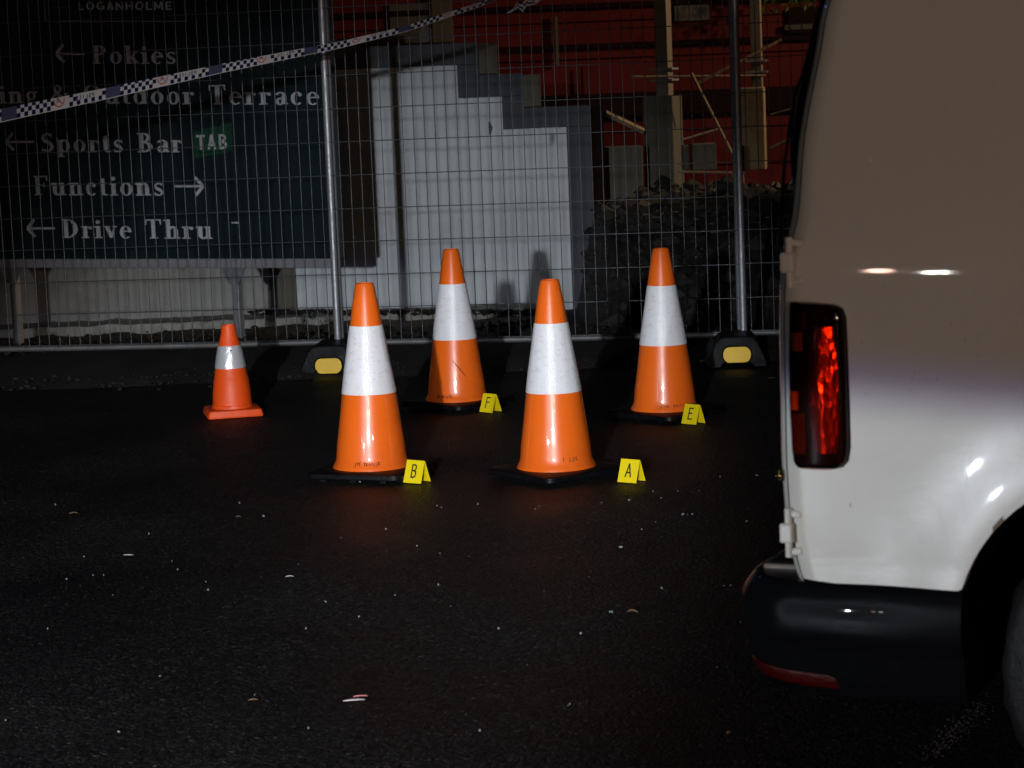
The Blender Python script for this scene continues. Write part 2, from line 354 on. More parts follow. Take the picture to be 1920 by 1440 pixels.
# bold sans capitals for TAB and the boxed line
def _sans(ch):
    w_ = .17; s = {
     'T': ([_rect(0,.84,.62,1),_rect(.225,0,.395,.84)], .68),
     'A': ([_line(.08,0,.30,1,w_),_line(.52,0,.30,1,w_),_rect(.14,.22,.46,.36)], .68),
     'B': ([_rect(.02,0,.19,1)]+_ring(.26,.74,.30,.26,.17,.15,-90,90,9)+_ring(.26,.27,.34,.27,.17,.15,-90,90,9)+[_rect(.19,.85,.26,1),_rect(.19,0,.26,.15)], .70),
     'L': ([_rect(.02,0,.17,1),_rect(.17,0,.52,.14)], .60), 'O': (_ring(.37,.5,.36,.51,.16,.15,0,360,20), .82),
     'G': (_ring(.37,.5,.36,.51,.16,.15,45,330,18)+[_rect(.42,.36,.72,.48),_rect(.58,.05,.72,.36)], .82),
     'N': ([_rect(.02,0,.17,1),_rect(.50,0,.65,1),_line(.10,.96,.57,.04,.16)], .76), 'H': ([_rect(.02,0,.17,1),_rect(.50,0,.65,1),_rect(.17,.43,.50,.57)], .76),
     'M': ([_rect(.02,0,.16,1),_rect(.62,0,.76,1),_line(.09,.96,.39,.2,.15),_line(.69,.96,.39,.2,.15)], .88), 'E': ([_rect(.02,0,.17,1),_rect(.17,.86,.55,1),_rect(.17,.43,.50,.57),_rect(.17,0,.55,.14)], .64)}
    return s[ch]
def text_polys(txt, sans=False, space=.10):
    x = 0; out = []
    for ch in txt:
        g, adv = _sans(ch) if sans else G[ch]
        for p in g: out.append([(a+x, b) for a, b in p])
        x += adv + space
    return out, x - space
def strokes(ch):
    """hand printed capitals as polylines in a unit box"""
    d = {'S': [[(.9,.9),(.4,1),(.1,.75),(.8,.35),(.5,0),(0,.15)]], 'V': [[(0,1),(.4,0),(.9,1)]], 'E': [[(.8,1),(.1,.95),(0,0),(.8,.05)],[(.05,.5),(.6,.55)]],
         'T': [[(0,.95),(1,1)],[(.5,1),(.4,0)]], 'R': [[(0,0),(.1,1),(.8,.8),(.1,.45),(.9,0)]], 'A': [[(0,0),(.5,1),(.9,0)],[(.2,.4),(.8,.4)]],
         'I': [[(.5,1),(.4,0)]], 'L': [[(.2,1),(.1,0),(.8,.05)]], 'P': [[(0,0),(0,1),(.7,1),(.7,.5),(0,.5)]], 'O': [[(.1,0),(.7,0),(.7,1),(.1,1),(.1,0)]],
         'C': [[(.8,.9),(.2,1),(.1,.1),(.8,0)]], 'Y': [[(0,1),(.4,.5),(.8,1)],[(.4,.5),(.3,0)]], 'N': [[(0,0),(0,1),(.7,0),(.7,1)]], ' ': []}
    return d[ch]

# ------------------------------------------------------------------ SETTING
# asphalt: one sheet with gentle undulation near, flat far
def undul(x, y): return 0.0
mb = MB()
nx, ny = 60, 70
xs = [-60,-30,-15,-8]+[-5+10*i/40 for i in range(41)]+[8,15,30,60]
ys = [-40,-20,-8,-2]+[-1+13.25*i/53 for i in range(54)]
rows = [[(x, y, .004*noise.noise(Vector((x*1.3, y*1.3, 0))) - .003 if abs(x) < 5.1 and y > -1.1 else -.003) for x in xs] for y in ys if y <= 12.3]
rows.append([(x, 12.36, -.003) for x in xs]); rows.append([(x, 12.45, -.5) for x in xs])
mb.grid(rows); g = mb.build('ground', M_ASPH, smooth=True); tag(g, kind='structure')
# low soil edge under the fence
mb = MB(); rows = []
for j, (y, z) in enumerate([(11.35,-.02),(11.42,.012),(11.55,.03),(11.75,.04),(12.0,.045),(12.4,.05),(13.0,.03),(14.0,-.05),(15.2,-.16),(16.8,-.235),(18.8,-.25)]):
    rows.append([(-9+18*i/220, y + (.05*noise.noise(Vector((i*.21, 3, 0))) if j < 2 else 0), z + (.035*noise.noise(Vector((i*.35, y*3, 1))) if j else 0)) for i in range(221)])
mb.grid(rows); tag(mb.build('garden_bed', M_KERB, smooth=True), kind='structure')
mb = MB(); rows = []
for y in [18.6, 20, 23, 26, 30, 40, 90]:
    rows.append([(x, y, -.26) for x in [-80,-20,-10,-5,0,5,10,20,80]])
mb.grid(rows); tag(mb.build('yard_ground', M_SOIL), kind='structure')

# soil mound on the right behind the fence
def mound_h(x, y):
    yr = y; y = y/KD
    a = max(0, min(1, (x-.46)/.24)); a = a*a*(3-2*a)
    t = max(0, min(1, (y-7.25)/1.75)); t = t**.8
    t2 = max(0, min(1, (13.5-y)/3)) if y > 10.5 else 1
    h = (.60 + .10*noise.noise(Vector((x*.9, y*.9, 2)))) * t * t2
    sm = .10*math.exp(-((x-.35)/.25)**2 - ((y-8.3)/.4)**2)
    y = yr; bed = .04-.275*max(0, min(1, (y/KD-7.2)/2))
    return (h+.235*t)*a + sm + bed - .05 + .055*noise.noise(Vector((x*4, y*4, 0)))*(a+.3) + .03*noise.noise(Vector((x*13, y*13, 5)))*(a+.3)
mb = MB()
rows = [[(-.9+5.4*i/170, (7.1+7*j/150)*KD, mound_h(-.9+5.4*i/170, (7.1+7*j/150)*KD) - (.25 if i == 0 else 0)) for i in range(171)] for j in range(151)]
mb.grid(rows); tag(mb.build('soil_mound', M_SOIL, smooth=True), kind='structure')
# clods and chips: nobody could count them
def clod(mb, c, r, mi=0, flat=.7):
    bm_v = []; n1 = 6
    vs = [(c[0], c[1], c[2]+r*flat)]
    for k in range(n1):
        a = 2*pi*k/n1+random.random()*.5; q = r*random.uniform(.7,1.2); vs.append((c[0]+q*cos(a), c[1]+q*sin(a), c[2]+random.uniform(-.2,.4)*r*flat))
    vs.append((c[0], c[1], c[2]-r*.5))
    fs = [(0,1+k,1+(k+1)%n1) for k in range(n1)]+[(7,1+(k+1)%n1,1+k) for k in range(n1)]
    mb.add(vs, fs, mi)
mb = MB()
for i in range(2600):
    x = random.uniform(.55, 4.2); y = random.uniform(7.3, 10.8)*KD; r = random.choice([.008,.012,.02,.03,.045,.075])*random.uniform(.6,1.2)
    clod(mb, (x, y, mound_h(x, y)+r*.2), r)
for i in range(1200):
    x = random.uniform(-4.2, 1.0); y = random.uniform(7.0, 9.3)*KD; r = random.choice([.008,.012,.02,.03])*random.uniform(.6,1.2)
    z = .04-.275*max(0,min(1,(y/KD-7.2)/2)); clod(mb, (x, y, z), r)
for i in range(900):
    x = random.uniform(-3.4, 3.4); y = random.gauss(11.48, .12); r = random.choice([.004,.006,.01,.014])*random.uniform(.6,1.2)
    clod(mb, (x, y, .012 if y < 11.45 else .03), r)
tag(mb.build('soil_clods', M_ROCK), kind='stuff')
mb = MB()
for i in range(260):
    x = random.uniform(.7, 3.2); y = random.uniform(8.4, 10.4)*KD; z = mound_h(x, y)+.012
    rot = Matrix.Rotation(random.uniform(0,pi),3,'Z') @ Matrix.Rotation(random.uniform(-.5,.5),3,'X')
    mb.box((x,y,z), (random.uniform(.015,.07), random.uniform(.006,.015), .005), rot)
tag(mb.build('wood_chips', M_CHIP), kind='stuff')

# ---- stepped white wall
DW = 9.5*KD
def xz(px, py, d=DW):
    p = at(px, py, d); return p.x, p.z
wall = empty('stepped_wall', (at(900, 600, DW).x, DW, -.25))
tag(wall, 'white rendered wall stepping down to the right with blue-grey painted edge, behind the fence', 'wall')
wo = Vector(wall.location)
def wbox(name, m, px0, py0, px1, py1, d, th, bevel=.004, parent=wall, org=None):
    org = wo if org is None else org
    mx_, my_ = (px0+px1)/2, (py0+py1)/2
    x0, x1 = sorted((at(px0, my_, d).x, at(px1, my_, d).x)); z0, z1 = sorted((at(mx_, py0, d).z, at(mx_, py1, d).z))
    mb = MB(); mb.box(Vector(((x0+x1)/2, d+th/2, (z0+z1)/2)) - Vector(org), (x1-x0, th, z1-z0))
    return mb.build(name, m, parent, bevel=bevel)
def wbox2(name, m, x0, z0, x1, z1, d, th, parent=wall, org=None, bevel=.004):
    org = wo if org is None else org
    mb = MB(); mb.box(Vector(((x0+x1)/2, d+th/2, (z0+z1)/2)) - Vector(org), (abs(x1-x0), th, abs(z1-z0)))
    return mb.build(name, m, parent, bevel=bevel)
X0 = at(-600, 300, DW).x
xa, za = xz(857, 122); xb, zb = xz(941, 181); xc, zc = xz(1062, 238)
xe, ze = xz(1105, 197); zbot = -.5
XM = at(556, 540, DW).x
M_WALL2 = mat('dimmed_dirty_render', (.30, .30, .285), .75, var=.15, vscale=2.5, bump=.15, bscale=50, dirt=(.12, .105, .08), dscale=2.5, damt=.7)  # left section: weaker lamp light put into a darker base colour, plus brown dirt
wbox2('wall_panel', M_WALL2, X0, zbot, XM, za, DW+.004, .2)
wbox2('wall_panel', M_WALL, XM, zbot, xa, za, DW, .2)
wbox2('pilaster', M_OLIVE, at(508, 540, DW).x, zbot, XM, at(530, 470, DW).z, DW-.05, .05)
wbox2('wall_panel', M_WALL, xa, zbot, xb, zb, DW, .2)
wbox2('wall_panel', M_WALL, xb, zbot, xc, zc, DW, .2)
d2 = DW-.012
xd, zd = xz(978, 137); xf, zf = xz(895, 79)
wbox2('coping', M_WGREY, X0, za, xf, zf, d2, .5)
wbox2('coping', M_WGREY, xf+.003, zd, xa+.31, za+.07, d2+.004, .5) if False else None
wbox2('coping', M_WGREY, xa, zb, xf, za, d2+.002, .48)
wbox2('coping', M_WGREY, xf, zb, xd, zd, d2, .5)
wbox2('coping', M_WGREY, xb, zc, xd, zb, d2+.002, .48)
wbox2('coping', M_WGREY, xd, zc, xe, ze, d2, .5)
wbox2('end_pillar', M_WGREY, xc, zbot, xe, zc, d2+.002, .5)
# olive return ends of the steps
xg, zg = xz(931, 80); wbox2('step_return', M_OLIVE, xf, zd+.004, xg, zg, DW+.1, .4)
xh, zh = xz(1013, 138); wbox2('step_return', M_OLIVE, xd, ze+.004, xh, zh, DW+.1, .4)
x_, z_ = xz(1132, 198); wbox2('step_return', M_BROWN, xe, zbot, x_, z_, DW+.1, .4)
# plinth of stained concrete with a ragged top edge
PD = DW-.35
pl = empty('concrete_plinth', (at(500, 620, PD).x, PD, -.25)); tag(pl, 'low stained concrete plinth with black scuffs along the foot of the white wall', 'plinth')
mb = MB(); a = at(-500, 600, PD); b = at(1050, 586, PD); N = 120; rows = [[], [], []]
zpl = at(700, 590, PD).z
for i in range(N+1):
    t = i/N; x = a.x+(b.x-a.x)*t; z = zpl + .014*noise.noise(Vector((x*6, 0, 3)))
    rows[0].append(Vector((x, PD, -.6))-pl.location); rows[1].append(Vector((x, PD, z))-pl.location); rows[2].append(Vector((x, DW-.01, z+.01))-pl.location)
mb.grid(rows); mb.build('concrete_block', M_PLINTH, pl)
mb = MB()
for i in range(16):
    px = 557+i*4.2; p = at(px, 598+random.uniform(-8,8), PD-.005)-pl.location
    q = p+Vector((random.uniform(-.02,.04), 0, random.uniform(-.05,.05)))
    mb.tube([p, (p+q)/2+Vector((random.uniform(-.02,.02),0,random.uniform(-.01,.01))), q], .004, 4)
mb.build('scuff_mark', M_GRIME, pl)['kind'] = 'stuff'
# leaf-like debris along ragged dark line at the wall foot
mb = MB()
for i in range(420):
    px = random.uniform(470, 1060); p = at(px, 586+random.uniform(-5,4), PD-.03); clod(mb, p, random.uniform(.01,.032), 0, .5)
tag(mb.build('wall_foot_debris', M_ROCK), kind='stuff')

# ---- red building behind
DR = 14.0*KD
rb = empty('red_building', (0, DR, -.26)); tag(rb, 'dark red clad building behind the stepped wall, lit dimly at night', 'building')
ro = Vector(rb.location)
zt = 4.6
planks = 12
for i in range(planks):
    z0 = -.26+i*.40; mb = MB(); mb.box(Vector((-.2, DR+.1-(i%2)*.006, z0+.197))-ro, (13, .12, .388)); mb.build('cladding_plank', M_RED, rb, bevel=.01)
def rbox(name, m, px0, py0, px1, py1, d=DR-.06, th=.1, par=rb):
    return wbox(name, m, px0, py0, px1, py1, d, th, .01, par, ro)
rbox('beam', M_BROWN, 560, 82, 1640, 92, DR-.10, .14)
rbox('beam', M_BROWN, 560, 6, 1650, 16, DR-.10, .14)
rbox('window', M_DARK, 730, 6, 806, 82, DR-.04, .06)
rbox('window', M_BROWN, 636, 70, 760, 84, DR-.045, .06)
rbox('pilaster', M_OLIVE, 808, -60, 846, 80, DR-.14, .2)
rbox('panel', M_BROWN, 640, 90, 930, 130, DR-.12, .1)
rbox('window', M_DARK, 1262, -60, 1330, 40, DR-.04, .06)
rbox('downpipe', M_OLIVE, 1040, 30, 1047, 125, DR-.14, .08)
rbox('post', M_BROWN, 1090, 125, 1094, 195, DR-.14, .05)
rbox('base_board', M_BROWN, 985, 168, 1640, 214, DR-.14, .1)
rbox('beam', M_BLK, 1470, 44, 1560, 56, DR-.16, .1)
rbox('side_panel', M_BROWN, 1480, 10, 1660, 60, DR-.13, .06)

# ---- timber posts, rails and rubble on the mound
def thing_box(name, label, cat, m, px0, py0, px1, py1, d, th, group=None, bevel=.008, tilt=0):
    d *= KD
    a = at(px0, py0, d); b = at(px1, py1, d); x0, x1 = sorted((a.x, b.x)); z0, z1 = sorted((a.z, b.z))
    mb = MB(); mb.box((0,0,(z1-z0)/2), (x1-x0, th, z1-z0)); o = mb.build(name, m, None, bevel=bevel)
    o.location = ((x0+x1)/2, d+th/2, z0); o.rotation_euler = (0, tilt, 0)
    return tag(o, label, cat, group)
def post(px_top, py_top, px_bot, py_bot, d, r, bx, label, wood=False):
    d *= KD
    t = at(px_top, py_top, d); b = at(px_bot, py_bot, d)
    e = empty('verandah_post', (b.x, d, b.z), R(-26) if not wood else R(-12)); tag(e, label, 'post', 'verandah posts behind the fence')
    mb = MB(); hh = 3.2-b.z; mb.box((0,0,hh/2), (r*2, r*2, hh)); mb.build('shaft', M_POST, e, bevel=.006)
    mb = MB()
    for k in (.13, .22):
        mb.box((0,0,k), (r*2+.09, r*2+.05, .018))
    mb.build('bracket', M_GALV, e, bevel=.002)
    x0, y0, x1, y1 = bx; a = at(x0, y0, d-.1); c = at(x1, y1, d-.1)
    mb = MB(); wd = abs(c.x-a.x); zz0 = c.z-b.z; zz1 = a.z-b.z
    mb.box((((a.x+c.x)/2-b.x), 0, (zz0+zz1)/2), (wd, .22 if not wood else .12, abs(zz1-zz0)))
    mb.build('footing', M_TIMB if wood else M_CONC, e, bevel=.01)
    return e
post(1245, 0, 1247, 180, 10.6, .055, (1212, 181, 1279, 372), 'dark square post with one bright edge on a tall concrete footing behind the fence')
post(1416, 0, 1420, 165, 10.6, .045, (1378, 165, 1440, 318), 'square post on a split timber footing, partly behind the galvanised fence pole', True)
def bar(name, label, cat, m, p0, p1, r, d0, d1, n=6, group=None):
    a = at(*p0, d0*KD); b = at(*p1, d1*KD); o0 = (a+b)/2
    mb = MB(); mb.tube([a-o0, b-o0], r, n); o = mb.build(name, m); o.location = o0; return tag(o, label, cat, group)
bar('handrail', 'thin pale horizontal rail between the two posts behind the fence', 'rail', M_TIMB, (1185,144), (1436,142), .011, 10.45, 10.45)
bar('timber_brace', 'thin pale diagonal brace rising to the right behind the galvanised fence pole', 'brace', M_TIMB, (1310,155), (1465,74), .013, 10.35, 10.35)
bar('timber_stick', 'thin stick leaning down to the right between the two posts', 'stick', M_TIMB, (1297,138), (1388,318), .012, 10.2, 9.9)
bar('timber_batten', 'thin pale batten lying level at the foot of the posts', 'batten', M_TIMB, (1272,322), (1396,324), .010, 9.7, 9.7)
bar('bent_plank', 'short grey plank sloping down to the right beside the left post footing', 'plank', M_TIMB, (1134,212), (1206,246), .026, 10.2, 10.3, 5)
bar('steel_rod', 'thin dull rod sloping up to the right beside the left footing', 'rod', M_CONC, (1278,262), (1345,242), .008, 10.2, 10.4)
bar('steel_rod', 'upper thin rod sloping up to the right beside the van', 'rod', M_CONC, (1442,216), (1492,202), .009, 10.4, 10.4)
bar('steel_rod', 'lower thin rod sloping up to the right beside the van', 'rod', M_CONC, (1443,279), (1500,252), .013, 10.4, 10.4)
thing_box('concrete_block', 'pale broken concrete block with a notch, on the mound left of the posts', 'concrete block', M_CONC, 1132, 276, 1207, 376, 9.9, .25, tilt=.01)
thing_box('concrete_block', 'pale concrete block sitting between the two post footings', 'concrete block', M_CONC, 1298, 270, 1344, 318, 10.2, .25)
thing_box('concrete_block', 'narrow concrete block touching the left post footing', 'concrete block', M_CONC, 1280, 272, 1293, 318, 10.3, .2)
thing_box('timber_offcut', 'dark red-brown upright offcut beside the galvanised fence pole', 'timber', M_BROWN, 1388, 272, 1398, 322, 10.0, .1)
thing_box('timber_offcut', 'short pale upright offcut under the level batten', 'timber', M_TIMB, 1372, 328, 1396, 352, 9.75, .08)
# shrub seen at the top edge
sh = empty('shrub', at(1480, -60, 13.2*KD)); tag(sh, 'bright green leafy branch hanging at the top edge beside the van', 'shrub')
mb = MB(); base = Vector(sh.location)
for i in range(520):
    p = at(random.gauss(1478, 32), random.gauss(-34, 26), 13.2*KD+random.uniform(-.3,.3))-base
    a = Vector((random.uniform(-1,1), random.uniform(-1,1), random.uniform(-1,1))).normalized(); b = a.cross(Vector((.3,.5,.8))).normalized()
    L = random.uniform(.02,.05); mb.add([p-a*L, p+b*L*.4, p+a*L, p-b*L*.4], [(0,1,2,3)])
mb.build('foliage', M_GREEN, sh)
mb = MB(); mb.tube([(0,0,.9),(.05,0,.5),(-.03,0,0)], .012, 5); mb.build('branch', M_TIMB, sh)

# ------------------------------------------------------------------ SIGN
SR = Vector((at(613, 300, 7.65*KD).x, 7.65*KD, 0)); SL_d = 8.42*KD; SLp = Vector((at(-70, 300, SL_d).x, SL_d, 0))
sdir = (SLp-SR).normalized(); sright = -sdir; syaw = math.atan2(sright.y, sright.x); snorm = Vector((sright.y, -sright.x, 0))
def sgn(px, py):
    """pixel to sign-board coordinates: s metres right of the board's right edge (negative), z"""
    dr = ray(px, py); o = Vector((0,0,H))
    t = (SR-o).dot(snorm)/dr.dot(snorm); p = o+dr*t
    return (p-SR).dot(sright), p.z
sign = empty('direction_sign', (SR.x, SR.y, 0), syaw)
tag(sign, 'large dark green pub direction sign with white serif lettering on metal legs', 'sign')
zb_ = sgn(613, 484)[1]; s0 = -(SLp-SR).length-1.3; ztop = 2.35
mb = MB(); mb.box((s0/2, .05, (zb_+ztop)/2), (-s0, .09, ztop-zb_)); mb.build('board', M_SIGN, sign, bevel=.004)
# joints of board panels, proud trims
mb = MB(); mb.box((s0/2, .045, zb_-.030), (-s0, .11, .056)); mb.build('bottom_rail', M_TRIM, sign, bevel=.003)
mb = MB(); mb.box((.012, .05, (zb_+ztop)/2), (.022, .10, ztop-zb_)); mb.build('edge_trim', mat('grey_edge_trim', (.09,.09,.10), .5, .3), sign, bevel=.002)
def put_text(name, txt, pxl, pxr, pybase, pytop, m, par, sans=False, y=-.004, pyr=None, slant=0):
    """one object per letter, laid on the board between two pixel columns"""
    wd = text_polys(txt, sans)[1]; x = 0
    sl, zl = sgn(pxl, pybase); sr_, zr = sgn(pxr, pybase if pyr is None else pyr); zt_ = sgn((pxl), pytop)[1]
    hh = zt_-zl; k = (sr_-sl)/wd
    for ch in txt:
        g_, adv = _sans(ch) if sans else G[ch]; mb = MB(); ox = sl+(x+adv/2)*k; oz = zl+(zr-zl)*(x/wd)
        for i, p in enumerate(g_):
            vs = [(sl+(a+x)*k-ox, -.00025*(i % 7), b*hh) for (a, b) in p]
            mb.add(vs, [tuple(range(len(vs)))])
        x += adv+.10
        if mb.v: mb.build(name, m, par, loc=(ox, y, oz))
def put_arrow(px0, px1, py, right, par, pyr=None):
    sl, zl = sgn(px0, py); sr_, zr = sgn(px1, py if pyr is None else pyr); hgt = .055; mb = MB(); th = .014
    tip, tail = (sr_, sl) if right else (sl, sr_); ztip, ztail = (zr, zl) if right else (zl, zr); dd = -1 if right else 1
    q = []
    for p in (_line(tip, ztip, tail, ztail, th), _line(tip, ztip, tip+dd*.062, ztip+hgt, th*1.5), _line(tip, ztip, tip+dd*.062, ztip-hgt, th*1.5)): q.append(p)
    for i, p in enumerate(q): mb.add([(a, -.004-.0004*i, b) for a, b in p], [(0,1,2,3)])
    return mb.build('arrow', M_LETTER, par)
L = [('Pokies', 175, 333, 120, 86, None), ('ing & Outdoor Terrace', 0, 601, 194, 160, 197), ('Sports Bar', 78, 345, 285, 250, 286), ('Functions', 65, 310, 366, 330, 367), ('Drive Thru', 118, 400, 446, 411, 448)]
for t_, a, b, c, d, e in L: put_text('letter', t_, a, b, c, d, M_LETTER, sign, pyr=e)
put_arrow(106, 160, 101, False, sign); put_arrow(12, 64, 266, False, sign); put_arrow(328, 382, 349, True, sign); put_arrow(52, 104, 428, False, sign)
# TAB logo patch
P4 = [sgn(362, 297), sgn(436, 285), sgn(434, 230), sgn(364, 247)]
mb = MB(); mb.add([(a, -.003, b) for a, b in P4], [(0,1,2,3)]); tp = mb.build('tab_panel', M_TAB, sign)
put_text('letter', 'TAB', 370, 430, 281, 253, M_LETTER, tp, sans=True, y=-.006, pyr=279)
put_text('letter', 'LOGANHOLME', 148, 325, 19, 4, M_LETTER, sign, sans=True)
mb = MB()
for (a, b, c, d) in [(98,15,136,12), (435,419,449,416)]:
    s1, z1 = sgn(a, b); s2, z2 = sgn(c, d); mb.add([(s1,-.004,z1),(s2,-.004,z1),(s2,-.004,z2),(s1,-.004,z2)], [(0,1,2,3)])
mb.build('dash', M_LETTER, sign)
mb = MB(); th = .007
sa, zA = sgn(86, 40); sb, zB = sgn(350, 40); zz = 1.35+.72
for p in (_line(sa, zA, sb, zB, th), _line(sa, zA, sa, ztop-.12, th), _line(sb, zB, sb, ztop-.12, th)): mb.add([(a, -.0035, b) for a, b in p], [(0,1,2,3)])
mb.build('box_outline', mat('dull_outline', (.20,.19,.19), .6), sign)
# board joints
mb = MB()
for py in (140, 318, 398):
    s_, z_ = sgn(300, py); mb.box((s0/2, .002, z_), (-s0, .008, .005))
mb.build('panel_joint', M_BLK, sign)
# legs with Y brackets
for (px, lab) in ((20, None), (437, None)):
    s_, z_ = sgn(px, 500); lg = MB(); lg.box((s_, .03, (zb_-.06)/2-.05), (.052, .05, zb_-.06+.22)); leg = lg.build('leg', M_GALV, sign, bevel=.005)
    br = MB(); zt_ = zb_-.062
    br.prism([(s_-.09, zt_), (s_+.09, zt_), (s_+.032, zt_-.10), (s_-.032, zt_-.10)], -.004, .008)
    br.v = [(x, z-.002, y) for (x, y, z) in br.v]; br.build('bracket', M_GALV, leg)

# ------------------------------------------------------------------ FENCE
# one panel: poles at both ends, top and bottom rails, welded wires. local x along the fence
A_ = at(622, 400, 11.77); B_ = at(1405, 400, 11.40)
fx = Vector((B_.x-A_.x, B_.y-A_.y, 0)); flen = fx.length; fyaw = math.atan2(fx.y, fx.x); fu = fx.normalized()
PL = flen-.045
def wire_mesh(length, vertical, r=.0025):
    mb = MB(); n = 5
    mb.tube([(0,0,0),(0,0,length)] if vertical else [(0,0,0),(length,0,0)], r, n, caps=False)
    me = bpy.data.meshes.new('wire'); me.from_pydata(mb.v, [], mb.f); me.materials.append(M_WIRE)
    for p in me.polygons: p.use_smooth = True
    return me
VW = wire_mesh(1.90, True); HW = wire_mesh(PL-.02, False)
def fence_panel(x_off, label, dy=0.0, first=None, dz=0.0, lean=0.0):
    root = empty('wire_fence', (A_.x+fu.x*x_off, A_.y+fu.y*x_off+dy, dz), fyaw)
    root.rotation_euler = (lean, 0, fyaw)
    tag(root, label, 'fence', 'temporary mesh fence panels')
    for x in (0.0, PL):
        mb = MB(); mb.tube([(x,0,.075),(x,0,2.1)], .0185, 14); mb.build('pole', M_GALV, root, smooth=True, auto=40)
    for z in (.137, 2.06):
        mb = MB(); mb.tube([(.018,0,z),(PL*.3,0,z-.004),(PL*.7,0,z-.004),(PL-.018,0,z)], .0155, 12); mb.build('rail', M_RAIL, root, smooth=True, auto=40)
    # weld collars
    nv = 36
    for i in range(1, nv+1):
        o = bpy.data.objects.new('wire', VW); col.objects.link(o); o.parent = root; o.location = (PL*i/(nv+1)+random.uniform(-.0015,.0015), -.0165, .150)
        o.rotation_euler = (0, random.uniform(-.0016,.0016), 0)
    for k in range(11):
        o = bpy.data.objects.new('wire', HW); col.objects.link(o); o.parent = root; o.location = (.01, -.0205, .150+.1690*k+random.uniform(-.002,.002))
    return root
fence_panel(-(PL-.012), 'left temporary mesh fence panel in front of the green sign', dy=.048)
fence_panel(0, 'middle temporary mesh fence panel in front of the white wall')
fence_panel(PL-.008, 'right temporary mesh fence panel running behind the white van', dy=.048)
# clamp pairs joining poles
for (xo, lab) in ((-.02, 'steel clamp joining the two fence poles beside the sign'), (PL+.03, 'steel clamp joining the two fence poles beside the van')):
    e = empty('fence_clamp', (A_.x+fu.x*xo, A_.y+fu.y*xo, 1.93), fyaw); tag(e, lab, 'clamp', 'fence clamps')
    mb = MB(); mb.box((0,-.024,0), (.11,.006,.05)); mb.box((0,.024,0), (.11,.006,.05)); mb.build('plate', M_GALV, e, bevel=.002)
    mb = MB(); mb.tube([(0,-.045,0),(0,.04,0)], .006, 6); mb.build('bolt', M_GALV, e)

def fence_foot(pxc, pyc, d, yaw, label):
    p = at(pxc, pyc, d); e = empty('fence_weight', (p.x, d, 0), yaw); tag(e, label, 'fence weight', 'rubber feet under the fence poles')
    # front outline with arch underneath, extruded back
    W, hh = .15, .155; out = []
    pts = [(-W,0),(-.078,0)]+[(-.078*cos(a), .042*sin(a)) for a in [pi*k/8 for k in range(1,8)]]+[(.078,0),(W,0),(W-.012,.05),(W-.045,.125),(W-.07,.15),(W-.10,hh),(-W+.10,hh),(-W+.07,.15),(-W+.045,.125),(-W+.012,.05)]
    mb = MB(); mb.prism(pts, 0, .56); mb.v = [(x, z, y) for x, y, z in mb.v]; mb.build('block', M_RUB, e, bevel=.008)
    # recess frame and stadium reflector
    zc = p.z; wd, hg = .068, .0385; st = []
    for k in range(9): a = -pi/2+pi*k/8; st.append((wd-.030+.030*cos(a), zc+hg*sin(a)))
    for k in range(9): a = pi/2+pi*k/8; st.append((-wd+.030+.030*cos(a), zc+hg*sin(a)))
    # waist slightly
    mb = MB(); mb.prism(st, -.006, .004); mb.v = [(x, z, y) for x, y, z in mb.v]; mb.build('reflector', M_REFY, e, bevel=.0015)
    st2 = [(x*1.12, zc+(y-zc)*1.16) for x, y in st]
    mb = MB(); mb.prism(st2, -.0035, .004); mb.v = [(x, z, y) for x, y, z in mb.v]; mb.build('recess_rim', M_VDARK, e)
    return e
fence_foot(616, 686, 11.47, R(-4), 'black rubber fence foot with yellow oval reflector behind the front left cone')
fence_foot(1382, 665, 11.12, R(-4), 'black rubber fence foot with yellow oval reflector between the rear right cone and the van')
# dark scrap caught in the mesh
e = at(918, 240, 11.55); mb = MB(); mb.add([(-.004,0,.035),(.008,.002,.02),(.016,0,.0),(.006,.003,-.03),(-.004,.002,-.035),(0,.006,0)], [(0,1,5),(1,2,5),(2,3,5),(3,4,5),(4,0,5)])
o = mb.build('leaf_scrap', M_DKLEAF, solid=.001); o.location = (e.x, 11.53, e.z); tag(o, 'small dark scrap caught in the mesh in front of the white wall', 'scrap')

# ------------------------------------------------------------------ TRAFFIC CONES
def cone_profile():
    # radius at height, orange part: z 0.03 .. 0.725
    return [(.1480,.030),(.1475,.036),(.1400,.050),(.1345,.062),(.1318,.080),(.1285,.12),(.1150,.21),(.1030,.30),(.0905,.385),(.0745,.48),(.0620,.56),(.0500,.64),(.0385,.705),(.0350,.720),(.0335,.7245),(.0300,.7255),(.0280,.722),(.0270,.68),(.0265,.60)]
def cone_r(z):
    pr = cone_profile()[:14]
    for (r0, z0), (r1, z1) in zip(pr, pr[1:]):
        if z0 <= z <= z1: return r0+(r1-r0)*(z-z0)/(z1-z0)
    return pr[-1][0]
def rsq(half, rad, n=5):
    pts = []
    for (cx, cy, a0) in ((1,1,0),(-1,1,90),(-1,-1,180),(1,-1,270)):
        for k in range(n+1):
            a = R(a0+90*k/n); pts.append((cx*(half-rad)+rad*cos(a), cy*(half-rad)+rad*sin(a)))
    return pts
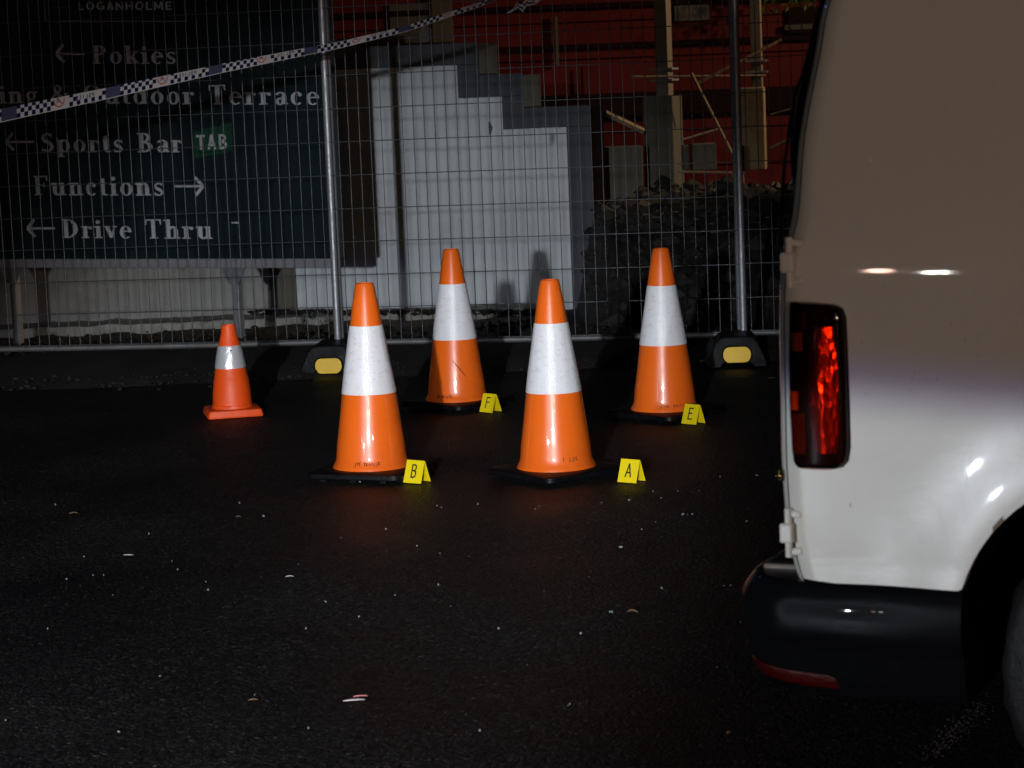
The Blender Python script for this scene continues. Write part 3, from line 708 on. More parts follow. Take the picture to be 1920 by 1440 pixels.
def traffic_cone(px, py, phi, label, writing=None, wang=0, wz=.055, lean=(0,0), mark=None, seed=0, sc_=.973):
    p = ground(px, py); e = empty('traffic_cone', (p.x, p.y, 0), 0); e.rotation_euler = (lean[0], lean[1], 0)
    tag(e, label, 'traffic cone', 'large orange and white traffic cones on the asphalt')
    e.scale = (sc_, sc_, sc_)
    # rubber base: bevelled rounded square with little feet
    b = empty if False else None
    lv = [(.190,.010),(.193,.014),(.191,.029),(.184,.033),(.150,.035)]
    mb = MB(); rws = []
    for hf, z in [(.180,.008)]+lv: rws.append([(x, y, z) for x, y in rsq(hf, .035)])
    mb.grid(rws, close=True)
    n = len(rws[0]); mb.add(rws[-1], [tuple(range(n))]); mb.add(rws[0], [tuple(range(n))[::-1]])
    base = mb.build('base', M_RUB, e, smooth=True, auto=35, rot=(0,0,phi))
    for k in range(12):
        a = k//3; t = (-.12, 0, .12)[k % 3]; q = [(t, -.168), (.168, t), (-t, .168), (-.168, -t)][a]
        f = MB(); f.box((q[0], q[1], .0055), (.024, .024, .012)); f.build('base_lug', M_RUB, base)
    sd = seed*3.1
    def wob(a, z): return .006*sin(2*a+sd)*(z/.7) + .003*sin(3*a+sd*2+z*9)
    mb = MB(); mb.lathe(cone_profile(), 64, wob=wob); mb.build('cone_body', M_ORG, e, smooth=True, auto=50)
    # white reflective sleeve
    z0, z1 = .315, .568; mb = MB(); pr = [(cone_r(z0)+.0002, z0-.0005)]+[(cone_r(z0+(z1-z0)*k/10)+.0016, z0+(z1-z0)*k/10) for k in range(11)]+[(cone_r(z1)+.0002, z1+.0005)]
    def wob2(a, z): return wob(a, z)+.011*noise.noise(Vector((3.2*cos(a), 3.2*sin(a), z*5+sd)))+.005*noise.noise(Vector((8*cos(a), 8*sin(a), z*9+sd)))+.009
    mb.lathe(pr, 64, wob=wob2); mb.build('reflective_sleeve', M_SHEET, e, smooth=True, auto=60)
    if writing:
        mb = MB(); txt, arc0, pitch, hgt = writing; a = arc0
        rnd = random.Random(seed)
        for ch in txt:
            jx = rnd.uniform(-.002,.002)
            for st in strokes(ch):
                pts = []
                for (u, v) in st:
                    z = wz+jx+v*hgt; ang = a+u*pitch*.72; r = cone_r(z)*(1+wob(ang, z))+.0012
                    pts.append(Vector((r*cos(ang), r*sin(ang), z)))
                mb.tube(pts, .0011, 4)
            a += pitch
        mb.build('handwriting', M_SCRIB, e)
    if mark:
        mb = MB(); pts = []
        a0, zz0, a1, zz1 = mark
        for k in range(9):
            t = k/8; z = zz0+(zz1-zz0)*t; ang = a0+(a1-a0)*t; r = cone_r(z)*(1+wob(ang, z))+.0010; pts.append((r*cos(ang), r*sin(ang), z))
        mb.tube(pts, [.0006,.0012,.0018,.0016,.002,.002,.0016,.001,.0005], 4); mb.build('scuff_mark', M_SCRIB, e)
    return e
FRONT = -pi/2
traffic_cone(698, 890, R(-20), 'front left large cone with handwriting at its foot, beside marker B', ('SVE TRAILER', FRONT-.42, .066, .012), lean=(0, R(.35)), seed=1)
traffic_cone(1044, 891, R(38), 'front right large cone with scuffed sleeve, left of marker A', ('I LOL', FRONT+.15, .10, .014), wz=.07, seed=2)
traffic_cone(858, 761, R(48), 'rear left large cone with a dark diagonal scuff, left of marker F', ('E TRAILER', FRONT-.66, .058, .012), mark=(FRONT-.10, .225, FRONT+.42, .145), seed=3, sc_=.965)
traffic_cone(1247, 780, R(46), 'rear right large cone with smudged writing, left of marker E', ('SVR TRAL', FRONT-.2, .10, .011), lean=(0, R(.3)), seed=4)

def small_cone(px, py, phi):
    p = ground(px, py); e = empty('small_traffic_cone', (p.x, p.y, 0)); tag(e, 'small all-orange cone with dirty silver band standing alone at the left', 'traffic cone')
    mb = MB(); rws = []
    for hf, z in [(.121,.0),(.123,.006),(.117,.030),(.108,.034)]: rws.append([(x, y, z) for x, y in rsq(hf, .012, 3)])
    mb.grid(rws, close=True); n = len(rws[0]); mb.add(rws[-1], [tuple(range(n))]); mb.add(rws[0], [tuple(range(n))[::-1]])
    mb.build('base', M_ORG2, e, smooth=True, auto=30, rot=(0,0,phi))
    def wob(a, z): return .025*noise.noise(Vector((1.6*cos(a), 1.6*sin(a), z*11)))
    pr = [(.0915,.032),(.0900,.048),(.0870,.050),(.0865,.058),(.0850,.10),(.0830,.115),(.0775,.160),(.0755,.165),(.0660,.215),(.0590,.262),(.0520,.30),(.0440,.33),(.0350,.362),(.0310,.398),(.0300,.402),(.0270,.402),(.0250,.37)]
    mb = MB(); mb.lathe(pr, 44, wob=wob); mb.build('cone_body', M_ORG2, e, smooth=True, auto=50)
    mb = MB()
    def rr(z):
        for (r0, z0), (r1, z1) in zip(pr, pr[1:]):
            if z0 <= z <= z1: return r0+(r1-r0)*(z-z0)/(z1-z0)
    zs = [.212+.10*k/9 for k in range(10)]
    def wob3(a, z): return wob(a, z)+.035*abs(noise.noise(Vector((2.4*cos(a), 2.4*sin(a), z*18+4))))+.015
    mb.lathe([(rr(z)+.001, z) for z in zs], 44, wob=wob3); bd = mb.build('silver_band', mat('silver_band_foil', (.60,.61,.64), .30, .35, var=.15, vscale=18, bump=.35, bscale=25), e, smooth=True)
    mb = MB(); z = .292; r = rr(z)*1.07; mb.tube([(r*cos(FRONT+.22), r*sin(FRONT+.22), z), (r*cos(FRONT+.22)*1.02, r*sin(FRONT+.22)*1.02, z)], .0045, 8); mb.build('red_spot', M_REFR, bd)
    return e
small_cone(437, 777, R(13))

# ------------------------------------------------------------------ EVIDENCE MARKERS
def marker(ch, pxc, pyc, yaw, label, sc_=1.0, skew=0):
    p = ground(pxc, pyc); e = empty('evidence_marker', (p.x, p.y, 0), yaw); tag(e, label, 'evidence marker', 'yellow lettered evidence markers')
    W, hh, sp, t = .078*sc_, .079*sc_, .030*sc_, .0022
    for s, nm in ((-1, 'front_plate'), (1, 'rear_plate')):
        mb = MB(); n_ = Vector((0, s*hh, sp)).normalized()*t/2
        c = [Vector((-W/2, s*sp, .001)), Vector((W/2, s*sp, .001)), Vector((W/2, 0, hh)), Vector((-W/2, 0, hh))]
        mb.add([q+n_ for q in c]+[q-n_ for q in c], [(0,1,2,3),(7,6,5,4),(0,4,5,1),(1,5,6,2),(2,6,7,3),(3,7,4,0)])
        pt = mb.build(nm, M_YEL, e)
        if s == -1: fp = pt
    # letter on the front plate as bold strokes
    Ls = {'A': [[(-.5,-1),(0,1),(.5,-1)],[(-.33,-.35),(.33,-.35)]], 'E': [[(.42,1),(-.42,1),(-.42,-1),(.42,-1)],[(-.42,.08),(.30,.08)]], 'F': [[(.42,1),(-.40,1),(-.40,-1)],[(-.40,.08),(.30,.08)]],
          'B': [[(-.42,-1),(-.42,1),(.12,1),(.34,.82),(.36,.55),(.26,.2),(.08,.06),(-.40,.06)],[(.08,.06),(.36,-.1),(.44,-.48),(.34,-.84),(.1,-1),(-.42,-1)]]}
    mb = MB(); ax = Vector((1,0,0)); ay = Vector((0, sp, hh)).normalized(); nn = Vector((0, -hh, sp)).normalized(); ctr = Vector((0, -sp*.47, hh*.53)); hL = .0225*sc_
    k = 0
    for st in Ls[ch]:
        for (a, b), (c, d) in zip(st, st[1:]):
            dv = Vector((c-a, d-b)); ln = dv.length; dv /= ln; ext = .10
            q = _line(a-dv.x*ext, b-dv.y*ext, c+dv.x*ext, d+dv.y*ext, .25); k += 1
            mb.add([ctr+ax*x*hL*.95+ay*y*hL+nn*(.0016+.00006*k) for x, y in q], [(0,1,2,3)])
    mb.build('letter', M_BLK, fp)
    mb = MB()
    for i in range(22):
        x = -W*.42+W*.84*i/22; q = _rect(x, -hh*.045, x+W*.03*random.uniform(.5,1), hh*.0)
        mb.add([Vector((a, -sp*.90, hh*.095))+ay*b+nn*.0014 for a, b in q], [(0,1,2,3)])
    mb.build('scale_print', M_GRIME, fp)
    return e
marker('B', 782, 904, R(-34), 'yellow folded evidence marker lettered B beside the front left cone')
marker('A', 1184, 903, R(-36), 'yellow folded evidence marker lettered A right of the front right cone')
marker('F', 920, 772, R(-44), 'yellow folded evidence marker lettered F beside the rear left cone', 1.0)
marker('E', 1300, 794, R(-44), 'yellow folded evidence marker lettered E beside the rear right cone', 1.0)

# ------------------------------------------------------------------ POLICE TAPE
def tape():
    dl, dr = 5.25*KD, 6.40*KD
    ctrl = [(-120, 256), (0, 230), (200, 186), (420, 136), (640, 90), (760, 60), (900, 13), (985, -22)]   # bottom edge in the photograph
    def dep(px): return dl+(dr-dl)*(px/900.0)
    P = [at(x, y, dep(x)) for x, y in ctrl]
    cum = [0]
    for a, b in zip(P, P[1:]): cum.append(cum[-1]+(b-a).length)
    def pos(s):
        for i in range(len(P)-1):
            if s <= cum[i+1] or i == len(P)-2:
                t = (s-cum[i])/(cum[i+1]-cum[i]); return P[i].lerp(P[i+1], t)
    L_ = cum[-1]
    def ang(s): return R(8+50*s/L_)                    # tape twists away towards the right end
    def pt(s, v):
        b = pos(s); a = ang(s); up = Vector((0,0,1)); back = Vector((0,1,0))
        return b+(up*cos(a)+back*sin(a))*v+Vector((0, .004*sin(s*9), 0))
    e = empty('police_tape', pos(0)); tag(e, 'blue and white chequered police tape stretched across the green sign', 'police tape')
    off = pos(0)
    def wid(s): return .058+(.036-.058)*s/L_
    mb = MB(); q = .0205; n = int(L_/q)
    P0 = .55; sym_s0 = None
    # period with no-entry symbol, text zone and grey panel
    per = .585; s_sym = (cum[1])+ (107/ (200))*(cum[2]-cum[1])
    for i in range(n):
        s = i*q; ph = ((s-s_sym+.035) % per)
        issym = ph < .085; ispanel = .30 < ph < .375
        W_ = wid(s); rows_ = [(0,.0035),(.0035,.023),(.023,.042),(.042,W_)]
        for r_, (v0, v1) in enumerate(rows_):
            if v1 <= v0: continue
            mi = 0
            if r_ in (1, 2) and not issym and not ispanel: mi = 1 if (i+r_) % 2 == 0 else 0
            if r_ == 2 and .12 < ph < .25 : mi = 0
            if r_ == 3 and not issym and not ispanel: mi = 0 if .10 < ph < .28 else (1 if (i+1) % 2 == 0 else 0)
            if ispanel and r_ >= 1: mi = 2
            # cell leans like the print on folded tape
            mb.add([pt(s, v0)-off, pt(s+q, v0)-off, pt(s+q, v1)-off, pt(s, v1)-off], [(0,1,2,3)], mi)
    mb.build('strip', [M_WHT, M_BLU, M_GRYB], e)
    # symbols and mirrored words
    mt = MB(); k = 0
    while True:
        s = s_sym+k*per; k += 1; mb = MB()
        if s > L_: break
        for i in range(24):
            a0, a1 = 2*pi*i/24, 2*pi*(i+1)/24; c0, c1 = s+.006, .040
            pts = [(c0+.030*cos(a0), c1+.030*sin(a0)), (c0+.030*cos(a1), c1+.030*sin(a1)), (c0+.0245*cos(a1), c1+.0245*sin(a1)), (c0+.0245*cos(a0), c1+.0245*sin(a0))]
            if max(v for _, v in pts) > wid(s)-.001: continue
            mb.add([pt(u, v)-off+Vector((0,-.0015,0)) for u, v in pts], [(0,1,2,3)])
        ln = _line(s-.012, .052, s+.022, .024, .005); mb.add([pt(u, min(v, wid(s)-.002))-off+Vector((0,-.0018,0)) for u, v in ln], [(0,1,2,3)])
        # little running figure
        for l_ in (_line(s-.008,.030,s+.004,.042,.005), _line(s+.004,.042,s+.012,.034,.004), _line(s-.004,.046,s+.006,.050,.006)):
            mt.add([pt(u, min(v, wid(s)-.002))-off+Vector((0,-.0017,0)) for u, v in l_], [(0,1,2,3)])
        mb.build('prohibition_symbol', M_RNG, e)
        for wi, wd_ in enumerate(('POLICE', 'POLICE LINE')):
            x = s+(.20 if wi == 0 else -.27+.0)
            if wi == 1: x = s-.055
            for ch in wd_[:6]:
                for st in strokes(ch):
                    for (a, b), (c, d) in zip(st, st[1:]):
                        l_ = _line(x-a*.013, .026+b*.016, x-c*.013, .026+d*.016, .0032)
                        if wi == 0: mt.add([pt(u, min(v, wid(s)-.002))-off+Vector((0,-.002,0)) for u, v in l_], [(0,1,2,3)])
                x -= .018
    mt.build('print', M_BLU, e)
    # knotted tail on the fence
    k0 = at(975, 8, 11.5); e2 = empty('tape_knot', k0); tag(e2, 'knotted twisted end of the chequered tape at the top of the middle fence panel', 'tape knot')
    path = [(950, 25), (962, 19), (972, 10), (981, 14), (990, 4), (1004, 4), (1016, -6), (1030, -16)]
    wds = [.003,.010,.022,.030,.026,.012,.014,.016]
    mb = MB(); rows_ = []
    for i, ((x, y), w_) in enumerate(zip(path, wds)):
        c = at(x, y, 11.5)-k0; d_ = Vector((.3*sin(i*2.1), .5*cos(i*1.7), 1)).normalized()
        rows_.append([c-d_*w_*.9+d_*w_*1.8*j/4+Vector((0, .006*sin(i*3+j), 0)) for j in range(5)])
    for i in range(len(rows_)-1):
        for j in range(4):
            mb.add([rows_[i][j], rows_[i][j+1], rows_[i+1][j+1], rows_[i+1][j]], [(0,1,2,3)], (i+j) % 2 if i in (1,2,3,4) else 0)
    mb.build('twisted_tail', [M_WHT, M_BLU], e2)
tape()

# ------------------------------------------------------------------ VAN
TH = R(25); VD = 2.25*KD
vo_p = at(1490, 880, VD); VO = Vector((vo_p.x, VD, 0)); VU = Vector((cos(TH), -sin(TH), 0)); VN = Vector((-sin(TH), -cos(TH), 0))
van = empty('van', VO, -TH); tag(van, 'white panel van with black rear bumper, cut off by the right edge', 'van')
def vs(px, py, off=0.0):
    """pixel to (u, z) on the van's side plane moved outwards by off"""
    dr = ray(px, py); o = Vector((0,0,H))
    t = ((VO+VN*off)-o).dot(VN)/dr.dot(VN); p = o+dr*t
    return (p-VO).dot(VU), p.z
def interp(tab, x):
    if x <= tab[0][0]: return tab[0][1]
    for i in range(len(tab)-1):
        (x0, y0), (x1, y1) = tab[i], tab[i+1]
        if x <= x1:
            xm, ym = tab[i-1] if i > 0 else (2*x0-x1, 2*y0-y1)
            xp, yp = tab[i+2] if i+2 < len(tab) else (2*x1-x0, 2*y1-y0)
            t = (x-x0)/(x1-x0); h = x1-x0; m0 = (y1-ym)/(x1-xm)*h; m1 = (yp-y0)/(xp-x0)*h
            return (2*t**3-3*t*t+1)*y0+(t**3-2*t*t+t)*m0+(-2*t**3+3*t*t)*y1+(t**3-t*t)*m1
    return tab[-1][1]
# outward offset of the side by height: sill, flank, swage line at eye level, tumblehome above
VS = [(.28,-.030),(.45,.013),(.52,.0115),(.62,.0095),(.72,.0085),(.80,.008),(.87,.0075),(.925,.0070),(.965,.0072),(1.0,.0078),(1.03,.0062),(1.07,.0025),(1.15,-.007),(1.3,-.029),(1.5,-.065),(1.68,-.110),(1.78,-.16),(1.83,-.24),(1.85,-.4)]
def v_s(z): return interp(VS, z)
CR = .052   # rear corner radius
# rear silhouette by height (u of the rearmost point near the corner)
sil = [(1545,0),(1525,100),(1505,200),(1495,265),(1490,330),(1484,400),(1473,450),(1463,500),(1459,560),(1459,650),(1461,760),(1463,860),(1467,930),(1472,985),(1480,1030),(1492,1075),(1504,1096)]
UR = sorted([(lambda q: (q[1], q[0]))(vs(x, y, -.035+v_s(vs(x, y, -.035)[1]))) for x, y in sil])
UR = [(UR[0][0]-.1, UR[0][1]+.015)]+UR
zt0, ut0 = UR[-1]; UR += [(1.65, ut0+.075), (1.80, ut0+.15), (1.85, ut0+.22)]
def u_r(z): return interp(UR, z)
def sect(z, k):
    """corner arc: k=0 on the rear face, k=1 on the side"""
    a = k*pi/2; ur = u_r(z); v = v_s(z)
    return (ur+CR*(1-cos(a)), v-CR*(1-sin(a)))
U1 = vs(1560, 900)[0]
# wheel arch circle through photo points
a1 = vs(1811, 1100); a2 = vs(1860, 1003); a3 = vs(1921, 944)
def circ(a, b, c):
    ax, ay, bx, by, cx, cy = *a, *b, *c; d = 2*(ax*(by-cy)+bx*(cy-ay)+cx*(ay-by))
    ux = ((ax*ax+ay*ay)*(by-cy)+(bx*bx+by*by)*(cy-ay)+(cx*cx+cy*cy)*(ay-by))/d
    uy = ((ax*ax+ay*ay)*(cx-bx)+(bx*bx+by*by)*(ax-cx)+(cx*cx+cy*cy)*(bx-ax))/d
    return ux, uy, math.hypot(ax-ux, ay-uy)
ARC = circ(a1, a2, a3); print('arch', ARC, a1, a2, a3, 'bottom z', vs(1530,1087), vs(1700,1093))
AR = .345; ACu = a1[0]+.325; ACz = .37   # wheel arch circle
print('check arch at px', [vs(1860,1003), vs(1921,944)])
ACu = ARC[0]; ACz = ARC[1]; AR = ARC[2]
if not (.25 < AR < .5):
    AR = .35; ACz = .34; ACu = a1[0]+math.sqrt(max(0, AR**2-(a1[1]-ACz)**2))
zbot_tab = [vs(1504,1083), vs(1520,1087), vs(1560,1090), vs(1640,1093), vs(1730,1097), vs(1811,1101)]
def z_low(u): return interp([(a, b) for a, b in zbot_tab], min(u, zbot_tab[-1][0]))
ZSILL = .30
def z_bottom(u):
    z = z_low(u)
    if u > zbot_tab[-1][0]-.001:
        du = u-ACu
        if abs(du) < AR: z = max(ZSILL, ACz+math.sqrt(AR*AR-du*du))
        else:
            z = ZSILL if u < 2.4 else ZSILL
            du = u-(ACu+2.65)
            if abs(du) < AR: z = max(ZSILL, ACz+math.sqrt(AR*AR-du*du))
    return z
def z_top(u):
    return 1.845 if u < 2.75 else (1.845-(u-2.75)*.62 if u < 3.6 else max(.85, 1.318-(u-3.6)*.5))
KS = .60   # share of the corner arc that belongs to the door
def zlist(z0, z1, n=130): return [z0+(z1-z0)*i/n for i in range(n+1)]
# body side panel (near side), mirrored far side, roof
us = [None]*8; umin = 0
cols_u = [.0+.012*i for i in range(1, 8)]
mb = MB(); colsl = []
def colpts(ufun, vfun, zb, ztp, n=70): return [(ufun(z), -vfun(z), z) for z in zlist(zb, ztp, n)]
zc0 = z_low(vs(1510,1085)[0])
for k in [KS+(1-KS)*i/6 for i in range(7)]:
    zb = zc0+.004*(1-k)
    colsl.append([(sect(z, k)[0], -sect(z, k)[1], z) for z in zlist(zb, 1.845)])
base_u = sorted(set([round(.075+.02*i, 4) for i in range(0, 200) if .075+.02*i < 4.1]))
arch_extra = []
for c in (ACu, ACu+2.65):
    for k in range(33): arch_extra.append(c-AR*cos(pi*k/32)*.9999)
us = sorted(u for u in base_u+arch_extra if u > .07)
for u in us:
    zb = z_bottom(u); zt_ = z_top(u)
    c = []
    for z in zlist(zb, zt_):
        # arch lip flare
        fl = 0
        dd = math.hypot(u-ACu, z-ACz)-AR
        if 0 <= dd < .30: fl = .019*math.exp(-(dd/.095)**2)
        uu = max(u, u_r(z)+CR+.001*(u-.07)) if u < .5 else u
        c.append((uu, -(v_s(z)+fl), z))
    colsl.append(c)
mb.grid(colsl)
body = mb.build('body', M_VAN, van, smooth=True, auto=60)
# lip return at arch and bottom edge for thickness
mb = MB(); lipc = []
for c in colsl: lipc.append([c[0], (c[0][0], c[0][1]+.03, c[0][2]+.002)])
mb.grid(lipc); mb.build('panel_flange', M_VAN, van, smooth=False)
W_V = 1.72
# far side + roof + front as simple hull
mb = MB(); fs_ = [[(p[0], W_V-p[1], p[2]) for p in c] for c in colsl]; mb.grid(fs_)
mb.build('far_side', M_VAN, van, smooth=True, auto=60)
mb = MB(); mb.grid([[c[-1], ((c[-1][0]), W_V*.3, c[-1][2]+.02), (c[-1][0], W_V*.7, c[-1][2]+.02), (c[-1][0], W_V-c[-1][1], c[-1][2])] for c in colsl]); mb.build('roof', M_VAN, van, smooth=True)
mb = MB(); cl = colsl[-1]; mb.grid([cl, [(p[0]+.25, W_V*.3, p[2]) for p in cl], [(p[0]+.25, W_V*.7, p[2]) for p in cl], [(p[0], W_V-p[1], p[2]) for p in cl]]); mb.build('nose', M_VAN, van, smooth=True)
UENDX = a1[0]-.004
# underbody and liner (dark)
mb = MB(); mb.box((2.2, W_V/2, .30), (3.7, W_V-.34, .10)); mb.build('underbody', M_VDARK, van)
mb = MB(); pr = []
for k in range(25):
    a = pi*k/24; pr.append([(ACu-(AR+.012)*cos(a), y, max(.22, ACz+(AR+.012)*sin(a))) for y in (.015, .12, .28)])
mb.grid(pr); mb.build('wheel_arch_liner', M_VDARK, van, smooth=True)
mb = MB(); mb.box((ACu, .33, .60), (AR*2+.5, .02, .56)); mb.build('inner_wing', M_VDARK, van)
# inner black backing behind the door gap
mb = MB(); mb.grid([[(sect(z, k)[0]+.012, -sect(z, k)[1]+.012, z) for z in zlist(zc0+.02, 1.84, 40)] for k in (.2,.5,.8,1.0)]); mb.build('door_seal', M_VDARK, van, smooth=True)

# rear doors
mb = MB(); dz0 = vs(1500, 1100)[1]-.004; dc = []
for k in [KS-.05-(KS-.05)*i/6 for i in range(7)]:
    dc.append([(sect(z, k)[0], -sect(z, k)[1], z) for z in zlist(dz0, 1.80)])
for y in (.15, .4, .7, W_V/2-.003): dc.append([(u_r(z)-.02*sin(pi*min(1,y/W_V)), y, z) for z in zlist(dz0, 1.80)])
mb.grid(dc); door = mb.build('rear_door', M_VAN, van, smooth=True, auto=60)
mb = MB(); dc2 = [[(u_r(z)-.02*sin(pi*min(1,y/W_V)), y, z) for z in zlist(dz0, 1.80)] for y in (W_V/2+.003, 1.0, 1.3, 1.6, W_V-.03)]
mb.grid(dc2); mb.build('rear_door', M_VAN, van, smooth=True, auto=60)
# door window with rubber, standing proud of the door
bl = [(1540,0),(1514,100),(1501,150),(1495,200),(1489,260),(1486,300),(1487,345)]
BU = sorted([(lambda q: (q[1], q[0]))(vs(x, y, -.095+v_s(vs(x, y, -.095)[1]))) for x, y in bl])
zwin0 = BU[0][0]; BU += [(1.60, BU[-1][1]+.045)]
mb = MB(); rows_ = []
for z in zlist(zwin0, 1.60, 24):
    u = interp(BU, z); ur = u_r(z)
    w0 = -v_s(z); rows_.append([(ur+.006, .070+w0, z), (u+.006, .076+w0, z), (u+.001, .084+w0, z), (u, .100+w0, z), (u-.01, .25, z), (u-.014, .55, z), (u-.012, .80, z)])
mb.grid(rows_); mb.build('rear_window', M_VGLASS, door, smooth=True, auto=40)
arm = [(1497,165),(1489,195),(1481,232),(1473,293),(1468,345),(1465,390),(1464,430),(1464,462)]
mb = MB(); pp = []
for x, y in arm:
    u, z = vs(x, y, -.10); pp.append((u, .10, z))
mb.tube(pp, [.004,.004,.0032,.003,.004,.005,.0055,.006], 8); mb.build('wiper_arm', M_VBLK, door, smooth=True)
mb = MB(); pp = []
for x, y in [(1508,140),(1500,165),(1494,195),(1490,240),(1488,290),(1488,330)]:
    u, z = vs(x, y, -.09); pp.append((u-.002, .09, z))
mb.tube(pp, [.003,.007,.007,.006,.005,.002], 8); mb.build('wiper_blade', M_VBLK, door, smooth=True)
# hinges
def hinge(px, py, hpx):
    u, z = vs(px, py, .0); e = empty('hinge', (0,0,0)); e.parent = van
    k = .0092*1.0
    r = .011; mb = MB()
    uu = u_r(z)+.006; v = .012
    mb.tube([(uu+.004, -v+.004, z-.040), (uu+.004, -v+.004, z+.040)], r*.62, 12)
    b = MB(); b.box((uu-.002, -v+.001, z), (.022, .022, .036)); 
    o = MB()
    return e
def hinge_part(px, py, m):
    u, z = vs(px, py, .012)
    root = MB()
    root.box((u, -.012, z), (.024, .020, .036))
    h = root.build('hinge', m, van, bevel=.004)
    p = MB(); p.tube([(u+.002, -.010, z-.044), (u+.002, -.010, z+.044)], .0068, 12); p.build('hinge_pin', m, h, smooth=True, auto=40)
    for s in (-1, 1):
        a = MB(); a.box((u+.014, -.006, z+s*.034), (.026, .012, .014), Matrix.Rotation(.15*s, 3, 'Y')); a.build('hinge_leaf', m, h, bevel=.004)
hinge_part(1477, 492, M_VAN)
hinge_part(1476, 999, M_VAN)
# lock cylinder on the door corner
u, z = vs(1467, 891, -.01); mb = MB(); mb.tube([(u-.001, .010, z), (u-.006, .008, z)], .011, 16); o = mb.build('lock', M_CHROME, door, smooth=True, auto=40)

# tail lamp: rounded outline following the corner
LM = [(1481,567),(1490,565),(1530,568),(1563,571),(1577,579),(1583,596),(1586,660),(1590,760),(1592,840),(1588,865),(1577,877),(1555,881),(1520,880),(1498,877),(1489,868),(1485,840),(1480,760),(1478,660),(1479,580)]
lm = [vs(x, y, .012) for x, y in LM]
zmin = min(p[1] for p in lm); zmax = max(p[1] for p in lm)
def span(z):
    z = max(zmin+.0004, min(zmax-.0004, z)); xs_ = []
    for (a, b) in zip(lm, lm[1:]+lm[:1]):
        if (a[1]-z)*(b[1]-z) <= 0 and a[1] != b[1]: xs_.append(a[0]+(b[0]-a[0])*(z-a[1])/(b[1]-a[1]))
    return min(xs_), max(xs_)
def surf_v(u, z):
    ur = u_r(z); 
    if u >= ur+CR: return v_s(z)
    c = max(0, min(1, (ur+CR-u)/CR)); return v_s(z)-CR*(1-math.sqrt(max(0, 1-c*c)))
def lamp_grid(inset, h_edge, h_mid, dome=0, nz_=48, nu=20, ku0=0, ku1=1, kz0=0, kz1=1):
    rws = []
    for i in range(nz_+1):
        tz = kz0+(kz1-kz0)*i/nz_
        tz = .5-.5*cos(pi*tz) if (kz0 == 0 and kz1 == 1) else tz
        z = zmin+.0006+inset+(zmax-zmin-.0012-2*inset)*tz
        a, b = span(z); a += inset; b -= inset; row = []
        for j in range(nu+1):
            tu = ku0+(ku1-ku0)*j/nu
            tu_ = .5-.5*cos(pi*tu) if (ku0 == 0 and ku1 == 1) else tu
            u = a+(b-a)*tu_
            e = min(1, min(tu_, 1-tu_)*(b-a)/.012); ez = min(1, min(z-zmin, zmax-z)/.012); q = math.sqrt(max(0, min(e, ez)*(2-min(e, ez))))
            row.append((u, -(surf_v(max(u, u_r(z)+.001), z)+h_edge+(h_mid-h_edge)*q+dome*sin(pi*tu_)*q), z))
        rws.append(row)
    return rws
mb = MB(); mb.grid(lamp_grid(-.0035, -.002, .0035)); tl = mb.build('tail_light', mat('lamp_housing_black', (.006,.002,.002), .7, spec=.1), van, smooth=True)
mb = MB(); mb.grid(lamp_grid(0, .003, .015, .009)); mb.build('lens', M_LENS, tl, smooth=True)
# inner reflector: a vertical bowl with facets, plus dark chamber
mb = MB(); rws = []
for i in range(41):
    z = zmin+.03+(zmax-zmin-.075)*i/40; a, b = span(z); row = []
    for j in range(17):
        t = j/16; u = a+(b-a)*(.34+.50*t); bulge = .0120*sin(pi*t)
        row.append((u, -(surf_v(u, z)+.0042+bulge-.004*((i-20)/20)**2), z))
    rws.append(row)
mb.grid(rws); mb.build('reflector_bowl', M_REFLR, tl, smooth=True)
def lamp_piece(name, m, px0, py0, px1, py1, h=.008):
    u0, z1 = vs(px0, py0, .012); u1, z0 = vs(px1, py1, .012); rws = []
    for i in range(9):
        z = z0+(z1-z0)*i/8; rws.append([(u0+(u1-u0)*j/6, -(surf_v(max(u0+(u1-u0)*j/6, u_r(z)+.001), z)+h+.002*sin(pi*j/6)), z) for j in range(7)])
    mb = MB(); mb.grid(rws); return mb.build(name, m, tl, smooth=True)
lamp_piece('reversing_lamp', M_CLR, 1487, 622, 1509, 657, .0165)
lamp_piece('indicator_lamp', M_AMB, 1481, 733, 1498, 768)
lamp_piece('red_chamber', M_REFR, 1484, 775, 1512, 850, .007)
lamp_piece('upper_chamber', M_REFR, 1488, 585, 1512, 618, .007)

